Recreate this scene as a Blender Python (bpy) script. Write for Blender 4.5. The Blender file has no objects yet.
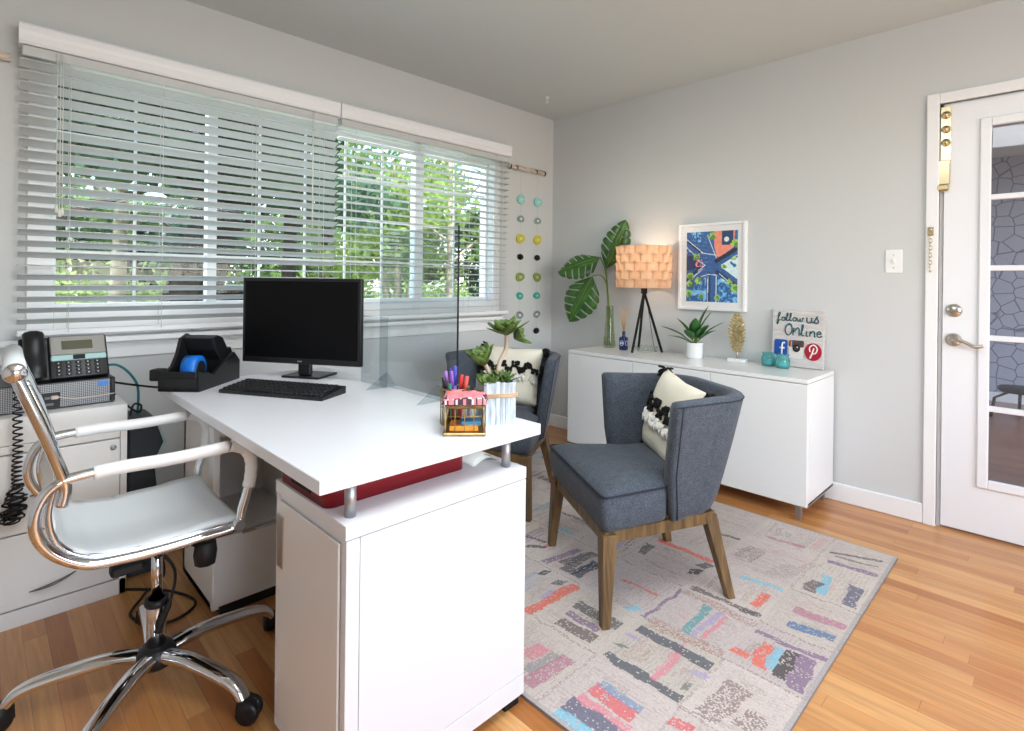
import bpy, bmesh, math, random
import numpy as np
from mathutils import Vector, Matrix, noise
random.seed(7)
PI = math.pi
S = bpy.context.scene
COL = S.collection
# ------------------------------------------------------------------ colour / material helpers
def lin(c):
    out = []
    for v in c[:3]:
        v = v / 255.0
        out.append(v / 12.92 if v <= 0.04045 else ((v + 0.055) / 1.055) ** 2.4)
    return (out[0], out[1], out[2], 1.0)
MATS = {}
def mat(name, rgb, rough=0.5, metal=0.0, spec=0.5, trans=0.0, emit=0.0, emit_rgb=None, bump=0.0, bscale=60.0,
        var=0.0, vscale=8.0, coat=0.0, ior=1.45, alpha=1.0, sheen=0.0, stretch=None):
    if name in MATS: return MATS[name]
    m = bpy.data.materials.new(name); m.use_nodes = True
    nt = m.node_tree; b = nt.nodes['Principled BSDF']
    b.inputs['Base Color'].default_value = lin(rgb)
    b.inputs['Roughness'].default_value = rough
    b.inputs['Metallic'].default_value = metal
    b.inputs['Specular IOR Level'].default_value = spec
    b.inputs['Transmission Weight'].default_value = trans
    b.inputs['IOR'].default_value = ior
    b.inputs['Coat Weight'].default_value = coat
    b.inputs['Alpha'].default_value = alpha
    b.inputs['Sheen Weight'].default_value = sheen
    if emit:
        b.inputs['Emission Strength'].default_value = emit
        b.inputs['Emission Color'].default_value = lin(emit_rgb or rgb)
    if bump or var:
        tc = nt.nodes.new('ShaderNodeTexCoord'); src = tc.outputs['Object']
        if stretch:
            mp = nt.nodes.new('ShaderNodeMapping'); mp.inputs['Scale'].default_value = stretch
            nt.links.new(src, mp.inputs['Vector']); src = mp.outputs['Vector']
    if var:
        n = nt.nodes.new('ShaderNodeTexNoise'); n.inputs['Scale'].default_value = vscale; n.inputs['Detail'].default_value = 5
        nt.links.new(src, n.inputs['Vector'])
        mx = nt.nodes.new('ShaderNodeMix'); mx.data_type = 'RGBA'
        c = lin(rgb)
        mx.inputs['A'].default_value = tuple(max(0, v * (1 - var)) for v in c[:3]) + (1,)
        mx.inputs['B'].default_value = tuple(min(1, v * (1 + var)) for v in c[:3]) + (1,)
        mr = nt.nodes.new('ShaderNodeMapRange'); mr.inputs['From Min'].default_value = 0.35; mr.inputs['From Max'].default_value = 0.65
        nt.links.new(n.outputs['Fac'], mr.inputs['Value']); nt.links.new(mr.outputs['Result'], mx.inputs['Factor'])
        nt.links.new(mx.outputs['Result'], b.inputs['Base Color'])
    if bump:
        n2 = nt.nodes.new('ShaderNodeTexNoise'); n2.inputs['Scale'].default_value = bscale; n2.inputs['Detail'].default_value = 3
        nt.links.new(src, n2.inputs['Vector'])
        bp = nt.nodes.new('ShaderNodeBump'); bp.inputs['Strength'].default_value = bump; bp.inputs['Distance'].default_value = 0.002
        nt.links.new(n2.outputs['Fac'], bp.inputs['Height']); nt.links.new(bp.outputs['Normal'], b.inputs['Normal'])
    MATS[name] = m
    return m
def attr_mat(name, rough=0.8, bump=0.0, bscale=200, noise_amt=0.0, nscale=300, sheen=0.0):
    m = mat(name, (200, 200, 200), rough, bump=bump, bscale=bscale, sheen=sheen)
    nt = m.node_tree; b = nt.nodes['Principled BSDF']
    a = nt.nodes.new('ShaderNodeAttribute'); a.attribute_name = 'Col'
    if noise_amt:
        tc = nt.nodes.new('ShaderNodeTexCoord')
        n = nt.nodes.new('ShaderNodeTexNoise'); n.inputs['Scale'].default_value = nscale; n.inputs['Detail'].default_value = 4
        nt.links.new(tc.outputs['Object'], n.inputs['Vector'])
        mr = nt.nodes.new('ShaderNodeMapRange'); mr.inputs['To Min'].default_value = 1 - noise_amt; mr.inputs['To Max'].default_value = 1 + noise_amt
        mr.inputs['From Min'].default_value = 0.3; mr.inputs['From Max'].default_value = 0.7
        nt.links.new(n.outputs['Fac'], mr.inputs['Value'])
        mm = nt.nodes.new('ShaderNodeVectorMath'); mm.operation = 'SCALE'
        nt.links.new(a.outputs['Color'], mm.inputs[0]); nt.links.new(mr.outputs['Result'], mm.inputs['Scale'])
        nt.links.new(mm.outputs['Vector'], b.inputs['Base Color'])
    else:
        nt.links.new(a.outputs['Color'], b.inputs['Base Color'])
    return m
def clear_mat(name, tint=(255, 255, 255), refl=0.08, rough=0.0, alpha=0.0, haze=(230, 235, 240)):
    """thin clear sheet: mostly transparent, mirror by fresnel, optionally a little diffuse haze"""
    if name in MATS: return MATS[name]
    m = bpy.data.materials.new(name); m.use_nodes = True; nt = m.node_tree
    for n in list(nt.nodes):
        if n.type != 'OUTPUT_MATERIAL': nt.nodes.remove(n)
    out = [n for n in nt.nodes][0]
    t = nt.nodes.new('ShaderNodeBsdfTransparent'); t.inputs['Color'].default_value = lin(tint)
    g = nt.nodes.new('ShaderNodeBsdfGlossy'); g.inputs['Roughness'].default_value = rough
    fr = nt.nodes.new('ShaderNodeLayerWeight'); fr.inputs['Blend'].default_value = 0.5
    pw = nt.nodes.new('ShaderNodeMath'); pw.operation = 'POWER'; pw.inputs[1].default_value = 4.0
    nt.links.new(fr.outputs['Facing'], pw.inputs[0])
    ad = nt.nodes.new('ShaderNodeMath'); ad.operation = 'MULTIPLY_ADD'; ad.inputs[1].default_value = 0.6; ad.inputs[2].default_value = refl * 0.5
    nt.links.new(pw.outputs[0], ad.inputs[0]); ad.use_clamp = True
    mx = nt.nodes.new('ShaderNodeMixShader')
    nt.links.new(ad.outputs[0], mx.inputs['Fac']); nt.links.new(t.outputs[0], mx.inputs[1]); nt.links.new(g.outputs[0], mx.inputs[2])
    last = mx
    if alpha:
        d = nt.nodes.new('ShaderNodeBsdfDiffuse'); d.inputs['Color'].default_value = lin(haze)
        m2 = nt.nodes.new('ShaderNodeMixShader'); m2.inputs['Fac'].default_value = alpha
        nt.links.new(mx.outputs[0], m2.inputs[1]); nt.links.new(d.outputs[0], m2.inputs[2]); last = m2
    nt.links.new(last.outputs[0], out.inputs['Surface'])
    MATS[name] = m
    return m
# ------------------------------------------------------------------ mesh helpers
class MB:
    """collects shapes in one bmesh; mi = material index"""
    def __init__(s): s.bm = bmesh.new()
    def _m(s, faces, mi, smooth=False):
        for f in faces: f.material_index = mi; f.smooth = smooth
    def box(s, x0, x1, y0, y1, z0, z1, bev=0.0, mi=0, M=None, seg=1):
        bm = s.bm
        x0, x1 = min(x0, x1), max(x0, x1); y0, y1 = min(y0, y1), max(y0, y1); z0, z1 = min(z0, z1), max(z0, z1)
        tmp = bmesh.new()
        r = bmesh.ops.create_cube(tmp, size=1.0)
        for v in tmp.verts: v.co = Vector(((x0 + x1) / 2 + v.co.x * (x1 - x0), (y0 + y1) / 2 + v.co.y * (y1 - y0), (z0 + z1) / 2 + v.co.z * (z1 - z0)))
        if bev: bmesh.ops.bevel(tmp, geom=list(tmp.edges), offset=bev, segments=seg, affect='EDGES', profile=0.5)
        s.merge(tmp, mi, M, seg > 1); return s
    def merge(s, tmp, mi=0, M=None, smooth=False):
        mp = {}
        for v in tmp.verts: mp[v] = s.bm.verts.new((M @ v.co) if M else v.co)
        for f in tmp.faces:
            try: nf = s.bm.faces.new([mp[v] for v in f.verts])
            except ValueError: continue
            nf.material_index = mi; nf.smooth = smooth
        tmp.free()
    def tube(s, pts, r, n=8, mi=0, closed=False, caps=True, flat=None, up=None, M=None):
        pts = [Vector(p) for p in pts]; N = len(pts)
        rs = r if isinstance(r, (list, tuple)) else [r] * N
        rings = []; prev = None
        for i, p in enumerate(pts):
            a = pts[(i - 1) % N] if (closed or i > 0) else p
            b = pts[(i + 1) % N] if (closed or i < N - 1) else p
            t = (b - a).normalized() if (b - a).length > 1e-9 else Vector((0, 0, 1))
            if up is not None: ref = Vector(up)
            elif prev is not None: ref = prev
            else: ref = Vector((0, 0, 1)) if abs(t.z) < 0.9 else Vector((1, 0, 0))
            side = t.cross(ref)
            if side.length < 1e-6: side = t.orthogonal()
            side.normalize(); u = side.cross(t).normalized(); prev = u
            fw, fh = flat if flat else (1, 1)
            ring = []
            for k in range(n):
                an = 2 * PI * k / n + (PI / 4 if n == 4 else 0)
                q = p + side * math.cos(an) * rs[i] * fw + u * math.sin(an) * rs[i] * fh
                ring.append(s.bm.verts.new(M @ q if M else q))
            rings.append(ring)
        cnt = N if closed else N - 1
        for i in range(cnt):
            A, B = rings[i], rings[(i + 1) % N]
            for k in range(n):
                f = s.bm.faces.new((A[k], A[(k + 1) % n], B[(k + 1) % n], B[k])); f.smooth = n > 4; f.material_index = mi
        if caps and not closed:
            for ring in (rings[0][::-1], rings[-1]):
                f = s.bm.faces.new(ring); f.material_index = mi
        return s
    def lathe(s, prof, c=(0, 0, 0), n=24, mi=0, axis='Z', M=None, sx=1, sy=1, smooth=True):
        rings = []
        for r, z in prof:
            ring = []
            for k in range(n):
                a = 2 * PI * k / n
                x, y = max(r, 1e-5) * math.cos(a) * sx, max(r, 1e-5) * math.sin(a) * sy
                v = Vector((x, y, z)) if axis == 'Z' else (Vector((z, x, y)) if axis == 'X' else Vector((x, z, y)))
                v = v + Vector(c)
                ring.append(s.bm.verts.new(M @ v if M else v))
            rings.append(ring)
        for A, B in zip(rings, rings[1:]):
            for k in range(n):
                f = s.bm.faces.new((A[k], A[(k + 1) % n], B[(k + 1) % n], B[k])); f.smooth = smooth; f.material_index = mi
        for ring, (r, z) in ((rings[0][::-1], prof[0]), (rings[-1], prof[-1])):
            if r > 1e-4:
                f = s.bm.faces.new(ring); f.material_index = mi
        return s
    def poly(s, pts, mi=0, smooth=False):
        f = s.bm.faces.new([s.bm.verts.new(p) for p in pts]); f.material_index = mi; f.smooth = smooth; return s
    def prism(s, pts, axis, a, b, mi=0, M=None, bev=0):
        """pts: 2D outline; extruded along axis from a to b"""
        def P(u, v, w):
            return Vector((w, u, v)) if axis == 'X' else (Vector((u, w, v)) if axis == 'Y' else Vector((u, v, w)))
        tmp = bmesh.new()
        A = [tmp.verts.new(P(u, v, a)) for u, v in pts]; B = [tmp.verts.new(P(u, v, b)) for u, v in pts]
        n = len(pts)
        tmp.faces.new(A[::-1]); tmp.faces.new(B)
        for i in range(n): tmp.faces.new((A[i], A[(i + 1) % n], B[(i + 1) % n], B[i]))
        bmesh.ops.recalc_face_normals(tmp, faces=list(tmp.faces))
        if bev: bmesh.ops.bevel(tmp, geom=list(tmp.edges), offset=bev, segments=2, affect='EDGES', profile=0.5)
        s.merge(tmp, mi, M); return s
    def sphere(s, c, r, mi=0, sc=(1, 1, 1), sub=2, M=None, jit=0):
        tmp = bmesh.new(); bmesh.ops.create_icosphere(tmp, subdivisions=sub, radius=r)
        for v in tmp.verts:
            k = 1 + random.uniform(-jit, jit)
            v.co = Vector((v.co.x * sc[0] * k, v.co.y * sc[1] * k, v.co.z * sc[2] * k)) + Vector(c)
        s.merge(tmp, mi, M, True); return s
    def build(s, name, mats, parent=None, loc=None, recalc=True):
        me = bpy.data.meshes.new(name)
        if recalc: bmesh.ops.recalc_face_normals(s.bm, faces=list(s.bm.faces))
        s.bm.to_mesh(me); s.bm.free()
        for m in (mats if isinstance(mats, (list, tuple)) else [mats]): me.materials.append(m)
        o = bpy.data.objects.new(name, me); COL.objects.link(o)
        if parent: o.parent = parent
        if loc: o.location = loc
        return o
def thing(name, label, cat, loc=(0, 0, 0), rz=0, group=None):
    o = bpy.data.objects.new(name, None); COL.objects.link(o); o.location = loc; o.rotation_euler = (0, 0, rz)
    o.empty_display_size = 0.05
    o['label'] = label; o['category'] = cat
    if group: o['group'] = group
    return o
def tag(o, label, cat, group=None):
    o['label'] = label; o['category'] = cat
    if group: o['group'] = group
    return o
def struct(o, label=None):
    o['kind'] = 'structure'
    if label: o['label'] = label
    return o
def copy_tree(o, parent=None):
    c = o.copy(); COL.objects.link(c)
    if parent: c.parent = parent
    for ch in [x for x in bpy.data.objects if x.parent == o]: copy_tree(ch, c)
    return c
def subsurf(o, lv=2):
    m = o.modifiers.new('s', 'SUBSURF'); m.levels = lv; m.render_levels = lv; return o
def spline(pts, k=8, closed=False):
    """Catmull-Rom through points"""
    P = [Vector(p) for p in pts]; n = len(P); out = []
    rng = range(n if closed else n - 1)
    for i in rng:
        if closed: a, b, c, d = P[(i - 1) % n], P[i], P[(i + 1) % n], P[(i + 2) % n]
        else: a, b, c, d = P[max(i - 1, 0)], P[i], P[i + 1], P[min(i + 2, n - 1)]
        for j in range(k):
            t = j / k
            out.append(0.5 * ((2 * b) + (c - a) * t + (2 * a - 5 * b + 4 * c - d) * t * t + (3 * b - 3 * c + d - a) * t ** 3))
    if not closed: out.append(P[-1])
    return out
# ------------------------------------------------------------------ materials
M_wall = mat('wall_paint', (206, 208, 208), 0.75, spec=0.25, bump=0.15, bscale=90)
M_ceil = mat('ceiling_paint', (206, 212, 211), 0.85, spec=0.2, bump=0.2, bscale=60)
M_trim = mat('white_trim', (238, 239, 240), 0.35, spec=0.5)
M_white = mat('white_laminate', (228, 229, 234), 0.33, spec=0.5)
M_gloss = mat('gloss_white', (238, 239, 238), 0.18, spec=0.5)
M_cream = mat('satin_white_cabinet', (236, 234, 230), 0.4)
M_seam = mat('seam_shadow_gap', (120, 118, 114), 0.8)
M_slat = mat('blind_slat', (198, 201, 201), 0.45)
M_val = mat('blind_valance', (243, 244, 246), 0.35)
M_cord = mat('blind_cord', (228, 228, 224), 0.7)
M_chrome = mat('chrome', (225, 226, 228), 0.07, metal=1.0)
M_steel = mat('brushed_steel', (178, 180, 184), 0.45, metal=1.0)
M_nickel = mat('satin_nickel', (190, 182, 172), 0.28, metal=1.0)
M_brass = mat('brass', (208, 192, 154), 0.25, metal=1.0)
M_gold = mat('aged_gold', (172, 150, 104), 0.38, metal=1.0, var=0.25, vscale=60)
M_blk = mat('black_plastic', (24, 25, 27), 0.38)
M_blk2 = mat('matte_black_plastic', (18, 18, 20), 0.6)
M_scr = mat('screen_black', (6, 6, 8), 0.42, spec=0.2)
M_rub = mat('rubber', (22, 22, 24), 0.65)
M_leather = mat('white_leather', (232, 236, 238), 0.42, bump=0.25, bscale=35)
M_sleeve = mat('white_wrapped_sleeve', (236, 234, 232), 0.45, bump=0.5, bscale=18)
M_red = mat('dark_red_tray', (122, 16, 26), 0.28)
M_green = mat('succulent_green', (80, 104, 48), 0.45, var=0.35, vscale=30)
M_leaf = mat('monstera_green', (54, 98, 38), 0.3, var=0.35, vscale=14)
M_leaf2 = mat('young_leaf_green', (58, 104, 52), 0.35, var=0.3, vscale=16)
M_stem = mat('stem_green', (104, 128, 58), 0.5)
M_stemb = mat('succulent_stem', (178, 162, 144), 0.7)
M_soil = mat('dark_soil', (50, 38, 30), 0.95, bump=1.0, bscale=120)
M_glass = clear_mat('clear_glass', (250, 253, 250), 0.06, alpha=0.04)
M_glassg = clear_mat('olive_glass', (236, 241, 226), 0.07, alpha=0.03)
M_pane = clear_mat('window_glass', (252, 254, 253), 0.04)
M_acr = clear_mat('acrylic_sheet', (236, 240, 241), 0.07, alpha=0.03, haze=(205, 210, 216))
M_acre = clear_mat('acrylic_edge', (70, 80, 84), 0.10, alpha=0.3, haze=(70, 75, 80))

# floor: oak strips running along Y
def plank_mat(name, tones, rough=0.28, w=0.057, L=0.9):
    m = bpy.data.materials.new(name); m.use_nodes = True; nt = m.node_tree; b = nt.nodes['Principled BSDF']
    N = nt.nodes.new; K = nt.links.new
    tc = N('ShaderNodeTexCoord'); sp = N('ShaderNodeSeparateXYZ'); K(tc.outputs['Object'], sp.inputs[0])
    def mth(op, a, bb=None, c=None):
        n = N('ShaderNodeMath'); n.operation = op
        for i, v in enumerate((a, bb, c)):
            if v is None: continue
            if isinstance(v, (int, float)): n.inputs[i].default_value = v
            else: K(v, n.inputs[i])
        return n.outputs[0]
    xr = mth('DIVIDE', sp.outputs['X'], w); row = mth('FLOOR', xr); fx = mth('SUBTRACT', xr, row)
    wn = N('ShaderNodeTexWhiteNoise'); wn.noise_dimensions = '1D'; K(row, wn.inputs['W'])
    yo = mth('ADD', mth('DIVIDE', sp.outputs['Y'], L), mth('MULTIPLY', wn.outputs['Value'], 7.3))
    ci = mth('FLOOR', yo); fy = mth('SUBTRACT', yo, ci)
    wn2 = N('ShaderNodeTexWhiteNoise'); wn2.noise_dimensions = '2D'
    cb = N('ShaderNodeCombineXYZ'); K(row, cb.inputs[0]); K(ci, cb.inputs[1]); K(cb.outputs[0], wn2.inputs['Vector'])
    cr = N('ShaderNodeValToRGB'); K(wn2.outputs['Value'], cr.inputs[0])
    el = cr.color_ramp.elements
    el[0].position = 0; el[0].color = lin(tones[0]); el[1].position = 1; el[1].color = lin(tones[-1])
    for i, t in enumerate(tones[1:-1]):
        e = el.new((i + 1) / (len(tones) - 1)); e.color = lin(t)
    # grain
    mp = N('ShaderNodeMapping'); mp.inputs['Scale'].default_value = (38, 2.2, 1)
    cv = N('ShaderNodeVectorMath'); cv.operation = 'ADD'; K(tc.outputs['Object'], cv.inputs[0])
    sc = N('ShaderNodeVectorMath'); sc.operation = 'SCALE'; K(wn2.outputs['Color'], sc.inputs[0]); sc.inputs['Scale'].default_value = 9
    K(sc.outputs[0], cv.inputs[1]); K(cv.outputs[0], mp.inputs[0])
    ns = N('ShaderNodeTexNoise'); ns.inputs['Scale'].default_value = 1.0; ns.inputs['Detail'].default_value = 5; ns.inputs['Distortion'].default_value = 1.6
    K(mp.outputs[0], ns.inputs['Vector'])
    mr = N('ShaderNodeMapRange'); mr.inputs['From Min'].default_value = 0.3; mr.inputs['From Max'].default_value = 0.7
    mr.inputs['To Min'].default_value = 0.80; mr.inputs['To Max'].default_value = 1.1; K(ns.outputs['Fac'], mr.inputs['Value'])
    e1 = mth('LESS_THAN', fx, 0.025); e2 = mth('LESS_THAN', fy, 0.0022)
    ed = mth('MAXIMUM', e1, e2)
    dk = mth('SUBTRACT', 1.0, mth('MULTIPLY', ed, 0.38))
    f = mth('MULTIPLY', mr.outputs[0], dk)
    vm = N('ShaderNodeVectorMath'); vm.operation = 'SCALE'; K(cr.outputs[0], vm.inputs[0]); K(f, vm.inputs['Scale'])
    K(vm.outputs[0], b.inputs['Base Color'])
    b.inputs['Roughness'].default_value = rough; b.inputs['Coat Weight'].default_value = 0.15; b.inputs['Coat Roughness'].default_value = 0.2
    bp = N('ShaderNodeBump'); bp.inputs['Strength'].default_value = 0.12; bp.inputs['Distance'].default_value = 0.002
    K(f, bp.inputs['Height']); K(bp.outputs[0], b.inputs['Normal'])
    MATS[name] = m
    return m
M_floor = plank_mat('oak_strip_floor', [(176, 112, 60), (198, 138, 82), (206, 150, 92), (188, 124, 70), (214, 160, 102)])
M_floor2 = plank_mat('hall_oak_floor', [(120, 80, 56), (140, 96, 66), (132, 88, 60)])

def wood_mat(name, c1, c2, stretch=(30, 30, 3), rough=0.45, metal=0):
    m = bpy.data.materials.new(name); m.use_nodes = True; nt = m.node_tree; b = nt.nodes['Principled BSDF']
    tc = nt.nodes.new('ShaderNodeTexCoord'); mp = nt.nodes.new('ShaderNodeMapping'); mp.inputs['Scale'].default_value = stretch
    n = nt.nodes.new('ShaderNodeTexNoise'); n.inputs['Scale'].default_value = 1.5; n.inputs['Detail'].default_value = 6; n.inputs['Distortion'].default_value = 0.8
    cr = nt.nodes.new('ShaderNodeValToRGB'); cr.color_ramp.elements[0].position = 0.3; cr.color_ramp.elements[1].position = 0.7
    cr.color_ramp.elements[0].color = lin(c1); cr.color_ramp.elements[1].color = lin(c2)
    nt.links.new(tc.outputs['Object'], mp.inputs[0]); nt.links.new(mp.outputs[0], n.inputs['Vector'])
    nt.links.new(n.outputs['Fac'], cr.inputs[0]); nt.links.new(cr.outputs[0], b.inputs['Base Color'])
    b.inputs['Roughness'].default_value = rough
    MATS[name] = m
    return m
M_walnut = wood_mat('walnut_stained_wood', (78, 58, 34), (128, 100, 62))
M_birch = wood_mat('birch_bark', (150, 128, 110), (232, 220, 208), (8, 40, 40), 0.8)

# ------------------------------------------------------------------ ROOM
XD = 3.286; YW = 2.89; ZC = 2.44; XL = -1.5; YF = -1.9
T = 0.14
# openings: window x .223..2.638, z 1.005..2.005 ; door y .431..-.45, z 0..2.02 ; a second window behind the camera
WX0, WX1, WZ0, WZ1 = 0.223, 2.638, 1.005, 2.005
DY0, DY1, DZ = -0.43, 0.431, 2.02
def holed(name, m, axis, pos0, pos1, a0, a1, z0, z1, holes):
    """wall slab along axis ('X' = runs along x, thickness in y) with rectangular holes (a0,a1,z0,z1)"""
    b = MB()
    xs = sorted({a0, a1, *[h[0] for h in holes], *[h[1] for h in holes]}); zs = sorted({z0, z1, *[h[2] for h in holes], *[h[3] for h in holes]})
    for i in range(len(xs) - 1):
        for j in range(len(zs) - 1):
            cx, cz = (xs[i] + xs[i + 1]) / 2, (zs[j] + zs[j + 1]) / 2
            if any(h[0] < cx < h[1] and h[2] < cz < h[3] for h in holes): continue
            if axis == 'X': b.box(xs[i], xs[i + 1], pos0, pos1, zs[j], zs[j + 1])
            else: b.box(pos0, pos1, xs[i], xs[i + 1], zs[j], zs[j + 1])
    bmesh.ops.remove_doubles(b.bm, verts=list(b.bm.verts), dist=1e-5)
    # drop internal faces
    seen = {}
    for f in list(b.bm.faces):
        k = tuple(sorted(v.index for v in f.verts)) if False else tuple(round(c, 4) for c in f.calc_center_median()) + (round(f.calc_area(), 5),)
        seen.setdefault(k, []).append(f)
    dead = [f for fs in seen.values() if len(fs) > 1 for f in fs]
    if dead: bmesh.ops.delete(b.bm, geom=dead, context='FACES')
    return struct(b.build(name, m))
holed('wall_back', M_wall, 'X', YW, YW + T, XL - T, XD + T, 0, ZC, [(WX0, WX1, WZ0, WZ1)])
holed('wall_right', M_wall, 'Y', XD, XD + T, YF - T, YW, 0, ZC, [(DY0, DY1, 0, DZ)])
holed('wall_left', M_wall, 'Y', XL - T, XL, YF - T, YW, 0, ZC, [])
FW = (-0.3, 2.6, 0.75, 2.15)
holed('wall_front', M_wall, 'X', YF - T, YF, XL - T, XD + T, 0, ZC, [FW])
struct(MB().box(XL - T, XD + T, YF - T, YW + T, -0.12, 0).build('floor', M_floor))
struct(MB().box(XL - T, XD + 4.3, YF - T - 0.3, YW + T + 0.3, ZC, ZC + 0.12).build('ceiling', M_ceil))
# baseboards
def baseboard(name, pts_box):
    b = MB(); b.box(*pts_box, bev=0.004)
    struct(b.build(name, M_trim))
baseboard('baseboard_right', (XD - 0.015, XD, 0.481, YW, 0, 0.095))
baseboard('baseboard_back', (XL, XD - 0.015, YW - 0.015, YW, 0, 0.095))
# window casing, sill
b = MB()
b.box(0.14, WX0, YW - 0.012, YW, 0.90, 2.04, 0.003); b.box(WX1, 2.70, YW - 0.012, YW, 0.90, 2.04, 0.003)
b.box(WX0, WX1, YW - 0.012, YW, 0.90, WZ0, 0.003); b.box(WX0, WX1, YW - 0.012, YW, WZ1, 2.04, 0.003)
struct(b.build('trim_1', M_trim))
b = MB()
b.box(-0.12, 2.70, YW - 0.06, YW, 0.872, 0.897, 0.004); b.box(-0.08, 2.66, YW - 0.012, YW, 0.80, 0.872, 0.003)
struct(b.build('trim_2', M_trim), 'white window sill below the blinds')
# window with muntins
win = struct(thing('window_1', 'long white muntined window behind the slatted blinds', 'window')); del win['category']
GY = 2.98
b = MB()
fr = 0.03
b.box(WX0, WX1, GY - 0.031, GY + 0.031, WZ0, WZ0 + 0.028); b.box(WX0, WX1, GY - 0.031, GY + 0.031, WZ1 - 0.028, WZ1)
for a, c in ((WX0, WX0 + 0.012), (0.805, 0.847), (2.018, 2.080), (WX1 - 0.012, WX1)): b.box(a, c, GY - 0.029, GY + 0.029, WZ0 + 0.01, WZ1 - 0.01)
b.build('window_frame', M_trim, win)
b = MB()
for x in (0.513, 1.059, 1.303, 1.543, 1.79, 2.356): b.box(x - 0.0055, x + 0.0055, GY - 0.005, GY + 0.005, WZ0, WZ1)
for z in (1.255, 1.505, 1.757): b.box(WX0, WX1, GY - 0.0045, GY + 0.0045, z - 0.0055, z + 0.0055)
b.build('muntins', M_trim, win)
b = MB(); b.box(WX0, WX1, GY - 0.002, GY + 0.002, WZ0 + 0.01, WZ1 - 0.01); b.build('pane', M_pane, win)

# ------------------------------------------------------------------ BLINDS
def blind(x0, x1, label, tilt, zbot, ladders, cords, wand=None, odd=None):
    t = thing('venetian_blind', label, 'blind', ((x0 + x1) / 2, YW, 2.04)); ox, oy, oz = t.location
    def L(bb, nm, m): 
        o = bb.build(nm, m, t); o.location = (-ox, -oy, -oz); return o
    yc = 2.833
    pr = [(YW - 0.001, 2.04), (2.806, 2.04), (2.798, 2.05), (2.800, 2.075), (2.795, 2.09), (2.797, 2.112), (2.806, 2.122), (YW - 0.001, 2.122)]
    b = MB(); b.prism(pr, 'X', x0, x1); L(b, 'valance', M_val)
    b = MB(); b.box(x0 + 0.01, x1 - 0.01, 2.81, 2.86, 1.998, 2.038, 0.003); L(b, 'headrail', M_slat)
    b = MB(); z = 1.975; k = 0
    while z > zbot + 0.03:
        a = math.radians(tilt if k != odd else -4)
        w = 0.0255
        prv = None
        pts = []
        for j in range(5):
            u = -1 + j * 0.5
            h = 0.0028 * (1 - u * u)
            yy = yc + u * w * math.cos(a) - h * math.sin(-a) * 0
            zz = z - u * w * math.sin(a) + h
            pts.append((yy, zz))
        th = 0.0028
        prof = pts + [(p[0], p[1] - th) for p in pts[::-1]]
        b.prism(prof, 'X', x0 + 0.004, x1 - 0.004)
        z -= 0.0436; k += 1
    L(b, 'slats', M_slat)
    b = MB(); b.box(x0 + 0.003, x1 - 0.003, 2.808, 2.858, zbot - 0.012, zbot + 0.012, 0.004); L(b, 'bottom_rail', M_val)
    b = MB()
    for x in ladders:
        for yy in (2.8055, 2.8605): b.tube([(x, yy, 2.0), (x, yy, zbot)], 0.0011, 5)
    L(b, 'ladder_cords', M_cord)
    b = MB()
    for x, zb in cords:
        b.tube([(x, 2.797, 2.03), (x, 2.797, zb + 0.03)], 0.0013, 5)
        b.lathe([(0.0, 0.03), (0.004, 0.028), (0.007, 0.0), (0.0, -0.002)], (x, 2.797, zb), 10)
    L(b, 'lift_cords', M_cord)
    if wand:
        b = MB(); b.tube([(wand[0], 2.793, 2.03), (wand[0], 2.793, wand[1])], 0.0035, 6); L(b, 'tilt_wand', M_cord)
    return t
blind(0.108, 1.418, 'wide white venetian blind with half closed slats, above the desk phone', 24, 0.925, (0.265, 0.585, 0.98, 1.33), ((0.222, 1.40), (0.232, 1.385), (0.240, 1.392)), (1.262, 1.42), odd=18)
blind(1.424, 2.735, 'white venetian blind with open slats, beside the row of agate slices', 3, 0.925, (1.52, 1.95, 2.35, 2.66), ((2.60, 1.33), (2.59, 1.34)))

# ------------------------------------------------------------------ DOOR
dr = struct(thing('door_1', 'white glazed door with glass panes, in the right wall', 'door', (3.30, 0.4, 0))); del dr['category']
def DL(bb, nm, m, par=dr):
    o = bb.build(nm, m, par)
    if par is dr: o.location = (-3.30, -0.4, 0)
    return o
b = MB()
GY0, GY1, GZ0, GZ1 = -0.27, 0.262, 0.25, 1.90
dx0, dx1 = 3.292, 3.332
y0, y1 = DY0 + 0.025, DY1 - 0.018
b.box(dx0, dx1, GY1, y1, 0.012, 2.008); b.box(dx0, dx1, y0, GY0, 0.012, 2.008)
b.box(dx0, dx1, GY0, GY1, 0.012, GZ0); b.box(dx0, dx1, GY0, GY1, GZ1, 2.008)
DL(b, 'door_panel', mat('door_paint', (234, 236, 240), 0.3))
b = MB()
for (a, c, zz0, zz1) in ((GY1 - 0.018, GY1 + 0.022, GZ0 - 0.022, GZ1 + 0.022), (GY0 - 0.022, GY0 + 0.018, GZ0 - 0.022, GZ1 + 0.022), (GY0 + 0.018, GY1 - 0.018, GZ0 - 0.022, GZ0 + 0.018), (GY0 + 0.018, GY1 - 0.018, GZ1 - 0.018, GZ1 + 0.022)):
    b.box(dx0 - 0.012, dx0 + 0.01, a, c, zz0, zz1, 0.004)
for z in (1.557, 1.234, 0.915, 0.593): b.box(dx0 - 0.006, dx0 + 0.02, GY0, GY1, z - 0.012, z + 0.012, 0.003)
b.box(dx0 - 0.006, dx0 + 0.02, -0.014, 0.010, GZ0, GZ1, 0.003)
DL(b, 'glazing_bars', mat('door_paint', (234, 236, 240)))
b = MB(); b.box(3.312, 3.316, GY0, GY1, GZ0, GZ1); DL(b, 'glass', clear_mat('door_glass', (236, 240, 246), 0.07, alpha=0.03))
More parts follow.
